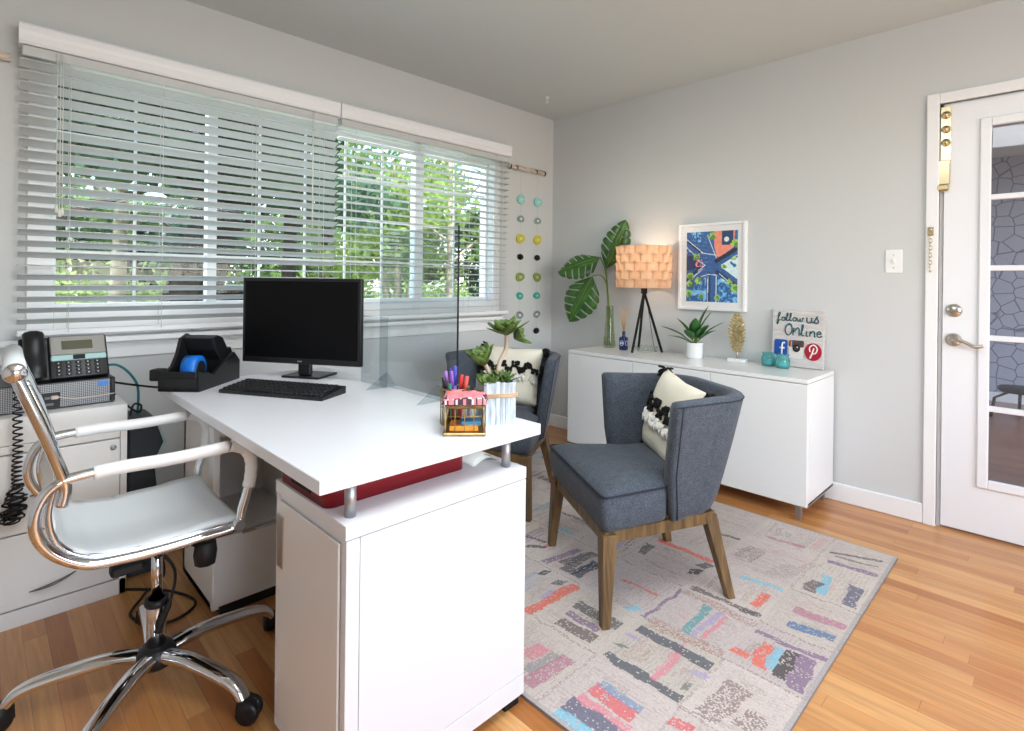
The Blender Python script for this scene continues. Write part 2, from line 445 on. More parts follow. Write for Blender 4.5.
# lever and deadbolt, brass guard
b = MB()
b.lathe([(0.030, 0.0), (0.031, 0.006), (0.024, 0.014), (0.013, 0.018), (0.012, 0.036), (0.0, 0.037)], (0, 0, 0), 24, axis='X', M=Matrix.Translation((dx0, 0.371, 0.897)) @ Matrix.Scale(-1, 4, (1, 0, 0)))
b.tube(spline([(dx0 - 0.035, 0.373, 0.899), (dx0 - 0.045, 0.35, 0.900), (dx0 - 0.047, 0.32, 0.888), (dx0 - 0.047, 0.29, 0.873), (dx0 - 0.045, 0.262, 0.880)], 5), [0.010] * 8 + [0.008] * 13, 8)
DL(b, 'lever_handle', M_nickel)
b = MB()
b.lathe([(0.031, 0.0), (0.031, 0.006), (0.025, 0.014), (0.0, 0.016)], (0, 0, 0), 24, axis='X', M=Matrix.Translation((dx0, 0.371, 1.035)) @ Matrix.Scale(-1, 4, (1, 0, 0)))
b.box(dx0 - 0.030, dx0 - 0.014, 0.352, 0.388, 1.029, 1.041, 0.003)
DL(b, 'deadbolt', M_nickel)
b = MB()
b.box(dx0 - 0.005, dx0, 0.388, 0.428, 1.745, 2.004, 0.001)
for z in (1.963, 1.895, 1.832):
    b.lathe([(0.019, 0.0), (0.018, 0.006), (0.010, 0.009), (0.008, 0.016), (0.0, 0.018)], (0, 0, 0), 16, axis='X', M=Matrix.Translation((dx0 - 0.005, 0.408, z)) @ Matrix.Scale(-1, 4, (1, 0, 0)))
b.box(dx0 - 0.016, dx0 - 0.004, 0.390, 0.434, 1.632, 1.748, 0.003)
b.box(dx0 - 0.026, dx0 - 0.004, 0.392, 0.440, 1.600, 1.634, 0.008)
DL(b, 'brass_lock_plate', M_brass)
# door frame casing
b = MB()
b.box(XD - 0.016, XD + 0.02, DY1 - 0.0, 0.480, 0, 2.069, 0.003); b.box(XD - 0.016, XD + 0.02, -0.48, DY0, 0, 2.069, 0.003)
b.box(XD - 0.016, XD + 0.02, DY0, DY1, DZ, 2.069, 0.003)
b.box(XD + 0.02, XD + T, DY1 - 0.012, DY1, 0, DZ); b.box(XD + 0.02, XD + T, DY0, DY0 + 0.012, 0, DZ); b.box(XD + 0.02, XD + T, DY0, DY1, DZ - 0.012, DZ)
struct(b.build('trim_3', M_trim), 'white casing around the glazed door')
# chain on casing
t = thing('door_chain', 'small brass door chain hanging on the white door casing', 'door chain', (XD - 0.016, 0.459, 1.42))
b = MB(); b.box(-0.006, 0, -0.012, 0.012, -0.03, 0.012, 0.002); b.lathe([(0.008, 0), (0.008, 0.006), (0, 0.008)], (0, 0, 0), 12, axis='X', M=Matrix.Translation((-0.006, 0, 0)) @ Matrix.Scale(-1, 4, (1, 0, 0)))
b.build('mount', M_brass, t)
b = MB()
for i in range(9):
    c = Vector((-0.008, 0, -0.036 - i * 0.0175)); ring = []
    for k in range(10):
        a = 2 * PI * k / 10
        off = Vector((0, math.cos(a) * 0.006, math.sin(a) * 0.011)) if i % 2 else Vector((math.cos(a) * 0.005, 0.001, math.sin(a) * 0.011))
        ring.append(c + off)
    b.tube(ring, 0.0016, 5, closed=True)
b.sphere((-0.008, 0, -0.20), 0.006, sub=1)
b.build('chain', M_brass, t)
# light switch
t = thing('light_switch', 'white plastic light switch plate on the grey wall beside the door', 'light switch', (XD, 0.609, 1.27))
b = MB(); b.box(-0.006, 0, -0.036, 0.036, -0.059, 0.059, 0.003); b.build('plate', M_gloss, t)
b = MB(); b.box(-0.009, -0.005, -0.008, 0.008, -0.016, 0.016, 0.001); b.box(-0.018, -0.006, -0.004, 0.004, -0.002, 0.010, 0.001); b.build('toggle', M_cream, t)
for z in (0.032, -0.032):
    b = MB(); b.lathe([(0.003, 0), (0.003, 0.001), (0, 0.0015)], (0, 0, 0), 8, axis='X', M=Matrix.Translation((-0.006, 0, z)) @ Matrix.Scale(-1, 4, (1, 0, 0))); b.build('screw', M_steel, t)

# hall beyond the door
def paper_mat():
    m = bpy.data.materials.new('hall_wallpaper'); m.use_nodes = True; nt = m.node_tree; b = nt.nodes['Principled BSDF']
    tc = nt.nodes.new('ShaderNodeTexCoord')
    v = nt.nodes.new('ShaderNodeTexVoronoi'); v.feature = 'DISTANCE_TO_EDGE'; v.inputs['Scale'].default_value = 8.0; v.inputs['Randomness'].default_value = 0.85
    cr = nt.nodes.new('ShaderNodeValToRGB'); e = cr.color_ramp.elements
    e[0].position = 0.02; e[0].color = lin((112, 114, 128)); e[1].position = 0.05; e[1].color = lin((170, 174, 190))
    nt.links.new(tc.outputs['Object'], v.inputs['Vector']); nt.links.new(v.outputs['Distance'], cr.inputs[0]); nt.links.new(cr.outputs[0], b.inputs['Base Color'])
    b.inputs['Roughness'].default_value = 0.8
    return m
HX = 7.3
struct(MB().box(HX, HX + 0.1, -3.5, 3.0, 0, ZC).build('wall_hall', paper_mat()))
struct(MB().box(XD + T, HX + 0.1, 3.0, 3.1, 0, ZC).build('wall_hall_left', paper_mat()))
struct(MB().box(XD + T, HX, -3.5, 3.0, -0.12, -0.001).build('floor_hall', M_floor2))
struct(MB().box(HX - 0.015, HX, -3.5, 3.0, 0, 0.09).build('baseboard_hall', M_trim))
b = MB(); b.tube([(6.4, 0.62, 0), (6.45, 0.60, 0.22), (6.5, 0.50, 0.30)], 0.012, 8); b.tube([(6.4, 0.25, 0), (6.45, 0.3, 0.22), (6.5, 0.4, 0.30)], 0.012, 8)
b.lathe([(0.0, 0.30), (0.14, 0.30), (0.16, 0.33), (0.15, 0.36), (0.0, 0.37)], (6.5, 0.43, 0), 20); b.tube([(6.7, 0.45, 0), (6.6, 0.44, 0.3)], 0.012, 8)
st_ = b.build('low_stool', M_blk2); st_.location.y = -0.16; st_.scale = (1, 1, 0.75)
tag(st_, 'dark low stool standing in the hall beyond the glass door', 'stool')

# ------------------------------------------------------------------ DESK
DT = 0.75
desk = thing('desk', 'white desk with a floating top on steel posts over two cabinets', 'desk', (0.8, 1.7, 0))
def K(bb, nm, m, par=desk, off=(-0.8, -1.7, 0)):
    o = bb.build(nm, m, par)
    if off: o.location = off
    return o
b = MB(); b.box(0.488, 1.137, 1.034, 2.36, 0.72, DT, 0.0015); K(b, 'desktop', M_white)
for (px_, py_) in ((0.574, 1.069), (1.035, 1.069), (1.035, 1.36), (0.60, 2.04), (1.035, 2.04), (0.60, 2.30), (1.035, 2.30)):
    b = MB(); b.lathe([(0.0125, 0.645), (0.0125, 0.72)], (px_, py_, 0), 20); K(b, 'post', M_steel)
# front pedestal
b = MB()
PY = 1.392
b.box(0.542, 1.073, 1.027, PY, 0.615, 0.645, 0.001)
b.box(0.548, 1.071, 1.034, PY - 0.002, 0.04, 0.616)
b.box(0.5445, 0.5750, 1.0285, 1.05, 0.03, 0.6125, 0.0008)
b.box(0.5765, 1.073, 1.0285, 1.05, 0.084, 0.6125, 0.0008)
b.box(0.5765, 1.073, 1.0275, 1.05, 0.03, 0.0825, 0.0008)
b.box(0.5445, 0.56, 1.376, PY, 0.03, 0.6125, 0.0008)
b.box(0.5450, 0.56, 1.0505, 1.3755, 0.03, 0.058, 0.0008)
cab = K(b, 'front_cabinet', M_white)
b = MB(); b.box(0.541, 0.547, 1.056, 1.372, 0.062, 0.600, 0.0015)
door_o = K(b, 'cabinet_door', mat('desk_door_gloss', (232, 230, 228), 0.14), cab, None)
b = MB(); b.box(0.5375, 0.5412, 1.338, 1.371, 0.44, 0.567, 0.0008)
K(b, 'handle', M_nickel, door_o, None)
for (fx, fy) in ((0.58, 1.06), (1.04, 1.06), (0.58, 1.36), (1.04, 1.36)):
    b = MB(); b.box(fx - 0.025, fx + 0.025, fy - 0.02, fy + 0.02, 0.0, 0.03); K(b, 'foot', M_blk2, cab, None)
# rear pedestal with open niche facing front
b = MB()
X0, X1, Y0, Y1 = 0.572, 1.07, 2.0, 2.36
b.box(X0 - 0.002, X1, Y0 - 0.002, Y1, 0.612, 0.645, 0.001)
b.box(X0, X0 + 0.02, Y0, Y1, 0.03, 0.612); b.box(X1 - 0.02, X1, Y0, Y1, 0.03, 0.612)
b.box(X0, X1, Y1 - 0.02, Y1, 0.03, 0.612)
b.box(X0 + 0.02, X1 - 0.02, Y0 + 0.012, Y1 - 0.02, 0.262, 0.28)
b.box(X0, X1, Y0 + 0.016, Y1, 0.03, 0.05)
b.box(0.86, 0.875, Y0 + 0.01, Y1 - 0.02, 0.28, 0.612)
cab2 = K(b, 'rear_cabinet', M_cream)
b = MB(); b.box(X0 + 0.002, X1 - 0.002, Y0 - 0.006, Y0 + 0.011, 0.04, 0.272, 0.0015)
dw = K(b, 'drawer', M_cream, cab2, None)
b = MB(); b.box(0.66, 0.80, Y0 - 0.022, Y0 - 0.006, 0.270, 0.279, 0.002); K(b, 'handle', M_chrome, dw, None)
b = MB(); b.box(0.60, 1.05, Y0 + 0.01, Y1 - 0.01, 0.0, 0.03); K(b, 'plinth', M_blk2, cab2, None)
b = MB(); b.box(0.885, 0.903, 1.393, 1.998, 0.05, 0.60, 0.001); K(b, 'modesty_panel', mat('modesty_panel_white', (226, 220, 216), 0.4))
# hinge bracket of the rear cabinet
b = MB(); b.box(0.594, 0.65, 2.03, 2.055, 0.555, 0.575, 0.002); b.box(0.65, 0.70, 2.035, 2.05, 0.562, 0.57, 0.002); K(b, 'bracket', M_steel, cab2, None)
# black adapter under the desktop
b = MB(); b.box(0.615, 0.66, 2.06, 2.11, 0.6455, 0.685, 0.004); tag(b.build('power_adapter', M_blk), 'black power adapter lying on the rear desk cabinet under the desktop', 'adapter')

# red tray between cabinet and desktop
t = thing('serving_tray', 'dark red lacquered tray with handle slot, wedged under the desktop', 'tray', (0.749, 1.26, 0.6455))
b = MB()
x0, x1, y0, y1 = -0.20, 0.195, -0.130, 0.125; h = 0.066
def rrect(x0, x1, y0, y1, r, n=5):
    P = []
    for cx, cy, a0 in ((x1 - r, y1 - r, 0), (x0 + r, y1 - r, 90), (x0 + r, y0 + r, 180), (x1 - r, y0 + r, 270)):
        for k in range(n + 1):
            a = math.radians(a0 + 90 * k / n); P.append((cx + r * math.cos(a), cy + r * math.sin(a)))
    return P
o_, i_ = rrect(x0, x1, y0, y1, 0.022), rrect(x0 + 0.012, x1 - 0.012, y0 + 0.012, y1 - 0.012, 0.012)
rings = []
for P, z in ((o_, 0.0), (o_, h), (i_, h), (i_, 0.01)):
    rings.append([b.bm.verts.new((p[0], p[1], z)) for p in P])
n = len(o_)
for A, B in zip(rings, rings[1:]):
    for k in range(n): f = b.bm.faces.new((A[k], A[(k + 1) % n], B[(k + 1) % n], B[k])); f.smooth = True
b.bm.faces.new(rings[0][::-1]); b.bm.faces.new(rings[-1])
b.build('tray_body', M_red, t)
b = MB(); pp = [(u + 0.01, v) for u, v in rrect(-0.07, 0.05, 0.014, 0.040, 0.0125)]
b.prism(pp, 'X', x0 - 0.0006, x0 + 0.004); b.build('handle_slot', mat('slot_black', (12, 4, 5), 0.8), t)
# paper beside the tray
b = MB()
n = 10
for layer in range(2):
    prev = None
    for i in range(n + 1):
        u = i / n; x = 0.965 + 0.09 * u; z = 0.6465 + 0.002 * layer + 0.022 * math.sin(u * PI) * (0.7 + 0.3 * layer)
        row = (b.bm.verts.new((x, 1.12 + 0.01 * layer, z)), b.bm.verts.new((x, 1.33, z)))
        if prev: f = b.bm.faces.new((prev[0], row[0], row[1], prev[1])); f.smooth = True
        prev = row
o = b.build('paper_sheets', mat('paper_white', (236, 236, 228), 0.7)); o.modifiers.new('s', 'SOLIDIFY').thickness = 0.0008
tag(o, 'curled white paper sheets lying under the desktop beside the red tray', 'paper')

# ------------------------------------------------------------------ MONITOR
Lp = Vector((0.7814, 2.3727, 0)); Rp = Vector((1.0661, 1.9177, 0))   # screen ends on the desk
mid = (Lp + Rp) / 2; ang = math.atan2((Rp - Lp).y, (Rp - Lp).x)
W = (Rp - Lp).length
t = thing('computer_monitor', 'black flat screen monitor with thin bezel standing on the desk', 'monitor', (mid.x, mid.y, DT), ang)
z0, z1 = 0.058, 0.402
b = MB(); b.box(-W / 2, W / 2, 0.0, 0.022, z0, z1, 0.004, seg=2); b.box(-W / 2 + 0.06, W / 2 - 0.06, 0.02, 0.045, z0 + 0.06, z1 - 0.06, 0.01, seg=2)
b.build('housing', M_blk, t)
b = MB(); b.box(-W / 2 + 0.014, W / 2 - 0.014, -0.0008, 0.001, z0 + 0.024, z1 - 0.013); b.build('screen', M_scr, t)
b = MB(); b.box(-0.010, 0.010, -0.001, 0.001, z0 + 0.009, z0 + 0.014); b.build('emblem', M_steel, t)
b = MB(); b.box(-0.028, 0.028, 0.028, 0.05, 0.010, z0 + 0.10, 0.004); b.build('stand_neck', M_blk, t)
b = MB(); b.box(-0.085, 0.085, 0.0, 0.14, 0.0, 0.009, 0.003); b.build('stand_base', M_blk, t)
# keyboard
k0 = Vector((0.655, 2.145, 0)); kr = Vector((0.925, 1.87, 0))
k0 = Vector((0.603, 2.062, 0)); kr = Vector((0.808, 1.702, 0))
d = (kr - k0); ang = math.atan2(d.y, d.x); kw = d.length
t = thing('keyboard', 'black computer keyboard with full key rows in front of the monitor', 'keyboard', (k0.x, k0.y, DT), ang)
b = MB(); b.prism([(0, 0), (0.14, 0), (0.14, 0.026), (0.0, 0.012)], 'X', 0, kw, bev=0.002); b.build('case', M_blk, t)
b = MB()
for r in range(6):
    yk = 0.010 + r * 0.0205; zk = 0.0125 + yk * 0.1
    x = 0.008
    while x < kw - 0.012:
        wk = 0.0165
        if r == 0 and 0.10 < x < 0.12: wk = 0.11
        if x + wk > kw - 0.006: break
        b.box(x, x + wk, yk, yk + 0.017, zk - 0.002, zk + 0.0065, 0.002)
        x += wk + 0.0028
b.build('keys', mat('key_black', (30, 30, 33), 0.5), t)

# ------------------------------------------------------------------ TAPE DISPENSER
t = thing('tape_dispenser', 'black desktop tape dispenser holding a roll of blue tape', 'tape dispenser', (0.607, 2.270, DT), math.radians(45)); t.scale = (0.92, 1.12, 1.06)
b = MB()
prof = [(-0.155, 0), (0.145, 0), (0.150, 0.085), (0.118, 0.125), (0.095, 0.120), (0.055, 0.165), (0.015, 0.178), (-0.03, 0.165), (-0.055, 0.110), (-0.085, 0.075), (-0.118, 0.060), (-0.155, 0.068)]
b.prism(prof, 'Y', 0.055, 0.066, bev=0.002)
prof2 = [(-0.155, 0), (0.145, 0), (0.145, 0.07), (0.10, 0.105), (0.03, 0.085), (-0.06, 0.045), (-0.10, 0.060), (-0.155, 0.066)]
b.prism(prof2, 'Y', -0.066, -0.055, bev=0.002)
b.box(-0.155, 0.145, -0.06, 0.06, 0, 0.012)
b.box(0.04, 0.145, -0.06, 0.06, 0.0, 0.085, 0.004)
b.prism([(0.04, 0.08), (0.147, 0.08), (0.118, 0.122), (0.095, 0.118), (0.055, 0.162), (0.015, 0.174), (-0.02, 0.165), (0.0, 0.12)], 'Y', -0.045, 0.06, bev=0.004)
b.box(-0.155, -0.145, -0.06, 0.06, 0.0, 0.05)
b.build('dispenser_body', M_blk, t)
b = MB(); b.box(-0.145, -0.095, 0.064, 0.100, 0.032, 0.070, 0.004); b.box(-0.160, -0.150, -0.056, 0.056, 0.045, 0.066, 0.002); b.box(-0.150, -0.10, -0.056, 0.07, 0.05, 0.056, 0.001); b.build('cutter', M_blk2, t)
b = MB()
rr = []
b.lathe([(0.030, -0.022), (0.047, -0.022), (0.047, 0.022), (0.030, 0.022), (0.030, -0.022)], (-0.060, 0, 0.062), 28, axis='Y')
tp = b.build('tape_roll', mat('blue_tape', (20, 110, 205), 0.35), t)
b = MB(); b.lathe([(0.029, -0.026), (0.029, 0.026)], (-0.060, 0, 0.062), 20, axis='Y'); b.build('roll_core', M_blk2, t)

# ------------------------------------------------------------------ CAGE BOX, PEN CUP, PLANTER
ang = math.atan2(1.053 - 1.124, 0.950 - 0.871)
t = thing('wire_cage_box', 'small brass wire cage box holding sticky notes under a pink cloth', 'box', (0.93, 1.118, DT), ang)
cw, cd, chh = 0.098, 0.088, 0.078
b = MB()
b.box(-cw / 2 - 0.006, cw / 2 + 0.006, -cd / 2 - 0.006, cd / 2 + 0.006, 0, 0.008, 0.002)
for zz in (0.0745,):
    b.tube([(-cw / 2, -cd / 2, zz), (cw / 2, -cd / 2, zz), (cw / 2, cd / 2, zz), (-cw / 2, cd / 2, zz)], 0.0045, 4, closed=True, up=(0, 0, 1))
for x in (-cw / 2, cw / 2):
    for y in (-cd / 2, cd / 2): b.tube([(x, y, 0.004), (x, y, 0.075)], 0.003, 6)
for i in range(1, 4):
    x = -cw / 2 + cw * i / 4
    for y in (-cd / 2, cd / 2): b.tube([(x, y, 0.006), (x, y, 0.075)], 0.0013, 5)
    y = -cd / 2 + cd * i / 4
    for x in (-cw / 2, cw / 2): b.tube([(x, y, 0.006), (x, y, 0.075)], 0.0013, 5)
for zz in (0.028, 0.050):
    b.tube([(-cw / 2, -cd / 2, zz), (cw / 2, -cd / 2, zz), (cw / 2, cd / 2, zz), (-cw / 2, cd / 2, zz)], 0.0012, 5, closed=True, up=(0, 0, 1))
b.build('wire_frame', M_gold, t)
Mloc = Matrix.Translation(t.location) @ Matrix.Rotation(ang, 4, 'Z')
def placed(bb, name, m, label, cat, group=None, lz=0.0, lx=0.0, ly=0.0, rz=0.0):
    o = bb.build(name, m); p = Mloc @ Vector((lx, ly, lz)); o.location = p; o.rotation_euler = (0, 0, ang + rz)
    return tag(o, label, cat, group)
b = MB(); b.box(-0.04, 0.035, -0.034, 0.030, 0, 0.014, 0.002)
placed(b, 'sticky_note_pad', mat('orange_note', (240, 165, 70), 0.7), 'orange pad of notes on the floor of the brass cage box', 'notepad', lz=0.0085)
b = MB(); b.box(-0.026, 0.026, -0.02, 0.02, 0, 0.010, 0.002)
placed(b, 'sticky_note_pad', mat('blue_note', (70, 150, 200), 0.7), 'blue pad of notes lying on the orange pad in the brass box', 'notepad', lz=0.0228, lx=0.014, ly=-0.008, rz=0.1)
for i, (x, y, c, lab) in enumerate(((-0.034, 0.037, (120, 35, 25), 'dark red bottle standing in the brass cage box'), (0.012, 0.037, (170, 170, 168), 'grey white bottle standing in the middle of the brass cage box'))):
    b = MB(); b.lathe([(0.0055, 0), (0.0055, 0.036), (0.004, 0.044), (0.004, 0.054), (0, 0.055)], (0, 0, 0), 14)
    placed(b, 'small_bottle', mat('bottle%d' % i, c, 0.3), lab, 'bottle', lz=0.0085, lx=x, ly=y)
# pink cloth pouch on top
bm = bmesh.new(); bmesh.ops.create_grid(bm, x_segments=26, y_segments=22, size=0.5)
for v in bm.verts:
    u, w = v.co.x, v.co.y
    e = max(abs(u), abs(w)) * 2
    z = 0.012 + 0.010 * (1 - e ** 4) + 0.006 * noise.noise(Vector((u * 7, w * 7, 1.3))) + 0.004 * noise.noise(Vector((u * 17, w * 17, 5)))
    v.co = Vector((u * 0.118 + 0.003 * noise.noise(Vector((u * 6, w * 6, 8))), w * 0.100, z if e < 0.98 else 0.002))
b = MB(); b.merge(bm, 0, None, True)
for f in b.bm.faces:
    c = f.calc_center_median(); n1 = noise.noise(Vector((c.x * 70, c.y * 70, 2)))
    f.material_index = 1 if (max(abs(c.x) / 0.059, abs(c.y) / 0.05) > 0.80 and n1 > -0.15) else 0
    if f.material_index and noise.noise(Vector((c.x * 260, c.y * 260, 2))) > 0.12: f.material_index = 2
placed(b, 'cloth_pouch', [mat('coral_pink_cloth', (236, 128, 136), 0.8), mat('dark_print_cloth', (70, 48, 60), 0.8), mat('white_print_cloth', (230, 205, 210), 0.8)], 'coral pink patterned cloth pouch on top of the brass cage box', 'pouch', lz=0.0795)
# pen cup (wire) with pens
t = thing('pen_cup', 'round wire mesh pen cup with a brass rim behind the cage box', 'pen cup', (0.960, 1.200, DT))
R0 = 0.040
b = MB(); b.lathe([(R0, 0), (R0, 0.004), (0, 0.005)], (0, 0, 0), 20)
for zz in (0.05, 0.10): b.tube([(R0 * math.cos(a * PI / 12), R0 * math.sin(a * PI / 12), zz) for a in range(24)], 0.0015 if zz < 0.08 else 0.003, 5, closed=True, up=(0, 0, 1))
for k in range(16):
    a = 2 * PI * k / 16; b.tube([(R0 * math.cos(a), R0 * math.sin(a), 0.003), (R0 * math.cos(a), R0 * math.sin(a), 0.10)], 0.0012, 5)
b.build('wire_body', M_gold, t)
pens = [((28, 28, 32), 'black'), ((130, 80, 175), 'purple'), ((225, 60, 60), 'red'), ((70, 70, 165), 'blue'), ((160, 110, 190), 'lilac'), ((45, 110, 90), 'dark green'), ((232, 90, 80), 'coral red'), ((50, 50, 120), 'navy')]
place = ['at the left edge of the pen cup', 'standing upright in the pen cup', 'leaning right in the pen cup', 'tallest in the middle of the pen cup', 'leaning left in the pen cup', 'low at the front of the pen cup', 'at the right rim of the pen cup', 'at the back of the pen cup']
for i, ((c, nm), pl) in enumerate(zip(pens, place)):
    a = [2.5, 3.1, -0.5, 0.9, 2.0, 3.6, -0.95, 1.3][i]; rr = [0.026, 0.010, 0.016, 0.014, 0.024, 0.028, 0.028, 0.027][i]
    bx, by = rr * 0.55 * math.cos(a), rr * 0.55 * math.sin(a); tx, ty = rr * 1.25 * math.cos(a), rr * 1.25 * math.sin(a)
    L = [0.125, 0.142, 0.130, 0.152, 0.138, 0.112, 0.128, 0.145][i]
    b = MB(); b.tube([(bx, by, 0), (bx + (tx - bx) * 0.65, by + (ty - by) * 0.65, L * 0.66)], 0.0042, 8, mi=0); b.tube([(bx + (tx - bx) * 0.65, by + (ty - by) * 0.65, L * 0.66), (tx, ty, L)], [0.0062, 0.0055], 8, mi=1)
    o = b.build('pen', [mat('pen_barrel_%s' % nm.replace(' ', '_'), tuple(min(255, v + 45) for v in c), 0.35), mat('pen_%s' % nm.replace(' ', '_'), c, 0.35)])
    o.location = (0.960, 1.200, DT + 0.0052); tag(o, '%s pen %s' % (nm, pl), 'pen', 'pens in the wire cup')
# planter
t = thing('succulent_planter', 'square planter of whitewashed slats tied with twine, on the desk corner', 'planter', (1.062, 1.142, DT), math.radians(-25))
b = MB()
n = 8; hw = 0.043; ph = 0.118
for side in range(4):
    Mr = Matrix.Rotation(side * PI / 2, 4, 'Z')
    for k in range(6):
        x = -hw + 2 * hw * (k + 0.5) / 6
        b.box(x - hw / 6 + 0.0003, x + hw / 6 - 0.0003, -hw - 0.003 - random.uniform(0, .001), -hw + 0.002, 0, ph + random.uniform(-.002, .002), 0.0003, M=Mr)
b.build('slatted_pot', mat('whitewashed_blue_grey_wood', (188, 201, 212), 0.7, var=0.28, vscale=3, stretch=(60, 60, 6), bump=0.5), t)
b = MB(); b.box(-hw + 0.003, hw - 0.003, -hw + 0.003, hw - 0.003, 0.005, ph - 0.012); b.build('soil', M_soil, t)
b = MB(); q = hw + 0.0055
for dz in (0.078, 0.082, 0.086): b.tube([(-q, -q, dz), (q, -q, dz), (q, q, dz), (-q, q, dz)], 0.0024, 6, closed=True, up=(0, 0, 1))
b.build('twine', mat('jute_twine', (196, 168, 138), 0.9, bump=1, bscale=200), t)
def leaf_blade(b, base, dirv, up, L, w, mi=0, curl=0.15, thick=None, seg=6, cup=0.25):
    d = Vector(dirv).normalized(); u = Vector(up); s_ = d.cross(u).normalized(); u = s_.cross(d).normalized()
    prev = None
    for i in range(seg + 1):
        tt = i / seg; wd = w * math.sin(PI * min(1, (tt * 0.93 + 0.05)) ** 0.85) ** 0.8 if tt < 1 else 0.0006
        c = Vector(base) + d * L * tt + u * (-curl * L * tt * tt)
        row = [b.bm.verts.new(c - s_ * wd + u * wd * cup), b.bm.verts.new(c), b.bm.verts.new(c + s_ * wd + u * wd * cup)]
        if prev:
            for k in range(2):
                f = b.bm.faces.new((prev[k], prev[k + 1], row[k + 1], row[k])); f.smooth = True; f.material_index = mi
        prev = row
def rosette(b, c, nrm, R, n, wid, rnd=0.1, lift=0.35):
    nrm = Vector(nrm).normalized(); a1 = nrm.orthogonal().normalized(); a2 = nrm.cross(a1)
    for i in range(n):
        a = i * 2.399; f = (i / n)
        lf = lift + 1.1 * (1 - f)
        d = (a1 * math.cos(a) + a2 * math.sin(a)) * 1.0 + nrm * lf
        leaf_blade(b, c, d, nrm, R * (0.55 + 0.45 * f) * random.uniform(0.9, 1.1), wid, curl=-0.12)
b = MB()
b.tube(spline([(0.0, 0.0, ph - 0.015), (0.012, 0.006, ph + 0.045), (0.036, 0.02, ph + 0.085), (0.038, 0.02, ph + 0.135)], 5), 0.0065, 8)
b.tube(spline([(-0.012, -0.004, ph - 0.015), (-0.022, -0.006, ph + 0.02), (-0.036, -0.008, ph + 0.05)], 5), 0.006, 8)
b.build('stems', M_stemb, t)
b = MB()
rosette(b, (0.038, 0.02, ph + 0.125), (-0.15, 0.0, 1), 0.078, 24, 0.0185, lift=0.3)
rosette(b, (-0.038, -0.008, ph + 0.045), (-0.35, -0.1, 1), 0.072, 20, 0.019, lift=0.8)
rosette(b, (0.062, 0.02, ph + 0.115), (0.8, -0.5, 0.6), 0.058, 9, 0.014)
rosette(b, (0.018, -0.015, ph - 0.006), (0.1, -0.2, 1), 0.055, 26, 0.0055, lift=0.35)
rosette(b, (-0.028, -0.02, ph - 0.008), (-0.3, -0.4, 0.8), 0.045, 12, 0.016, lift=0.3)
rosette(b, (-0.01, 0.02, ph - 0.006), (0.0, 0.3, 1), 0.05, 14, 0.010, lift=0.3)
o = b.build('leaves', M_green, t); o.modifiers.new('s', 'SOLIDIFY').thickness = 0.0016

# ------------------------------------------------------------------ ACRYLIC SHIELD
t = thing('acrylic_shield', 'clear acrylic sneeze shield standing across the back edge of the desk', 'shield', (1.092, 1.6, DT))
b = MB(); b.box(-0.0025, 0.0025, -0.245, 0.22, 0.004, 0.575); b.build('sheet', M_acr, t)
b = MB(); b.box(-0.003, 0.003, -0.2468, -0.2448, 0.004, 0.575); b.build('sheet_edge', M_acre, t)
b = MB(); b.box(-0.0085, -0.0035, 0.16, 0.345, 0.0, 0.26); b.build('side_wing', M_acr, t)
for y in (-0.15, 0.168):
    b = MB(); b.prism([(-0.085, 0), (0.04, 0), (0.002, 0.055), (-0.002, 0.055)], 'Y', y, y + 0.005); b.build('foot', M_acr, t)

# ------------------------------------------------------------------ FILE CABINET + stuff on top
t = thing('file_cabinet', 'white two drawer file cabinet with curved pulls below the phone', 'file cabinet', (-0.02, 2.397, 0))
fx0, fx1 = -0.40, 0.417; ft = 0.686
b = MB()
b.box(fx0, fx1, 0.016, 0.44, 0.03, ft - 0.0); b.box(fx0, fx1, 0.0, 0.017, 0.598, ft, 0.001)
b.box(fx1 - 0.02, fx1, 0.0, 0.017, 0.0, 0.598, 0.001); b.box(fx0, fx0 + 0.02, 0.0, 0.017, 0.0, 0.598, 0.001)
b.box(fx0, fx1, 0.0, 0.44, 0.0, 0.055, 0.001)
b.build('carcass', M_cream, t)
for (z0_, z1_, pz) in ((0.305, 0.565, 0.435), (0.062, 0.300, 0.118)):
    b = MB(); b.box(fx0 + 0.022, fx1 - 0.022, -0.004, 0.013, z0_, z1_, 0.002); d_ = b.build('drawer', M_cream, t)
    b = MB(); pts = [( -0.06 + 0.12 * i / 12 + 0.213, -0.004 - 0.018 * math.sin(PI * i / 12), pz - 0.013 + 0.026 * (i / 12)) for i in range(13)]
    b.tube(pts, [0.003 + 0.005 * math.sin(PI * i / 12) for i in range(13)], 8, flat=(1, 0.6)); b.build('pull', mat('dark_nickel', (120, 116, 110), 0.3, metal=1.0), d_)
b = MB(); b.box(fx0 + 0.022, fx1 - 0.022, -0.004, 0.013, 0.570, 0.596, 0.002); b.build('pencil_drawer', M_cream, t)
b = MB(); b.lathe([(0.010, 0.0), (0.010, -0.005), (0.006, -0.007), (0, -0.007)], (0.375, -0.001, 0.538), 14, axis='Y'); b.box(0.372, 0.378, -0.010, -0.006, 0.532, 0.544); b.build('lock', M_steel, t)
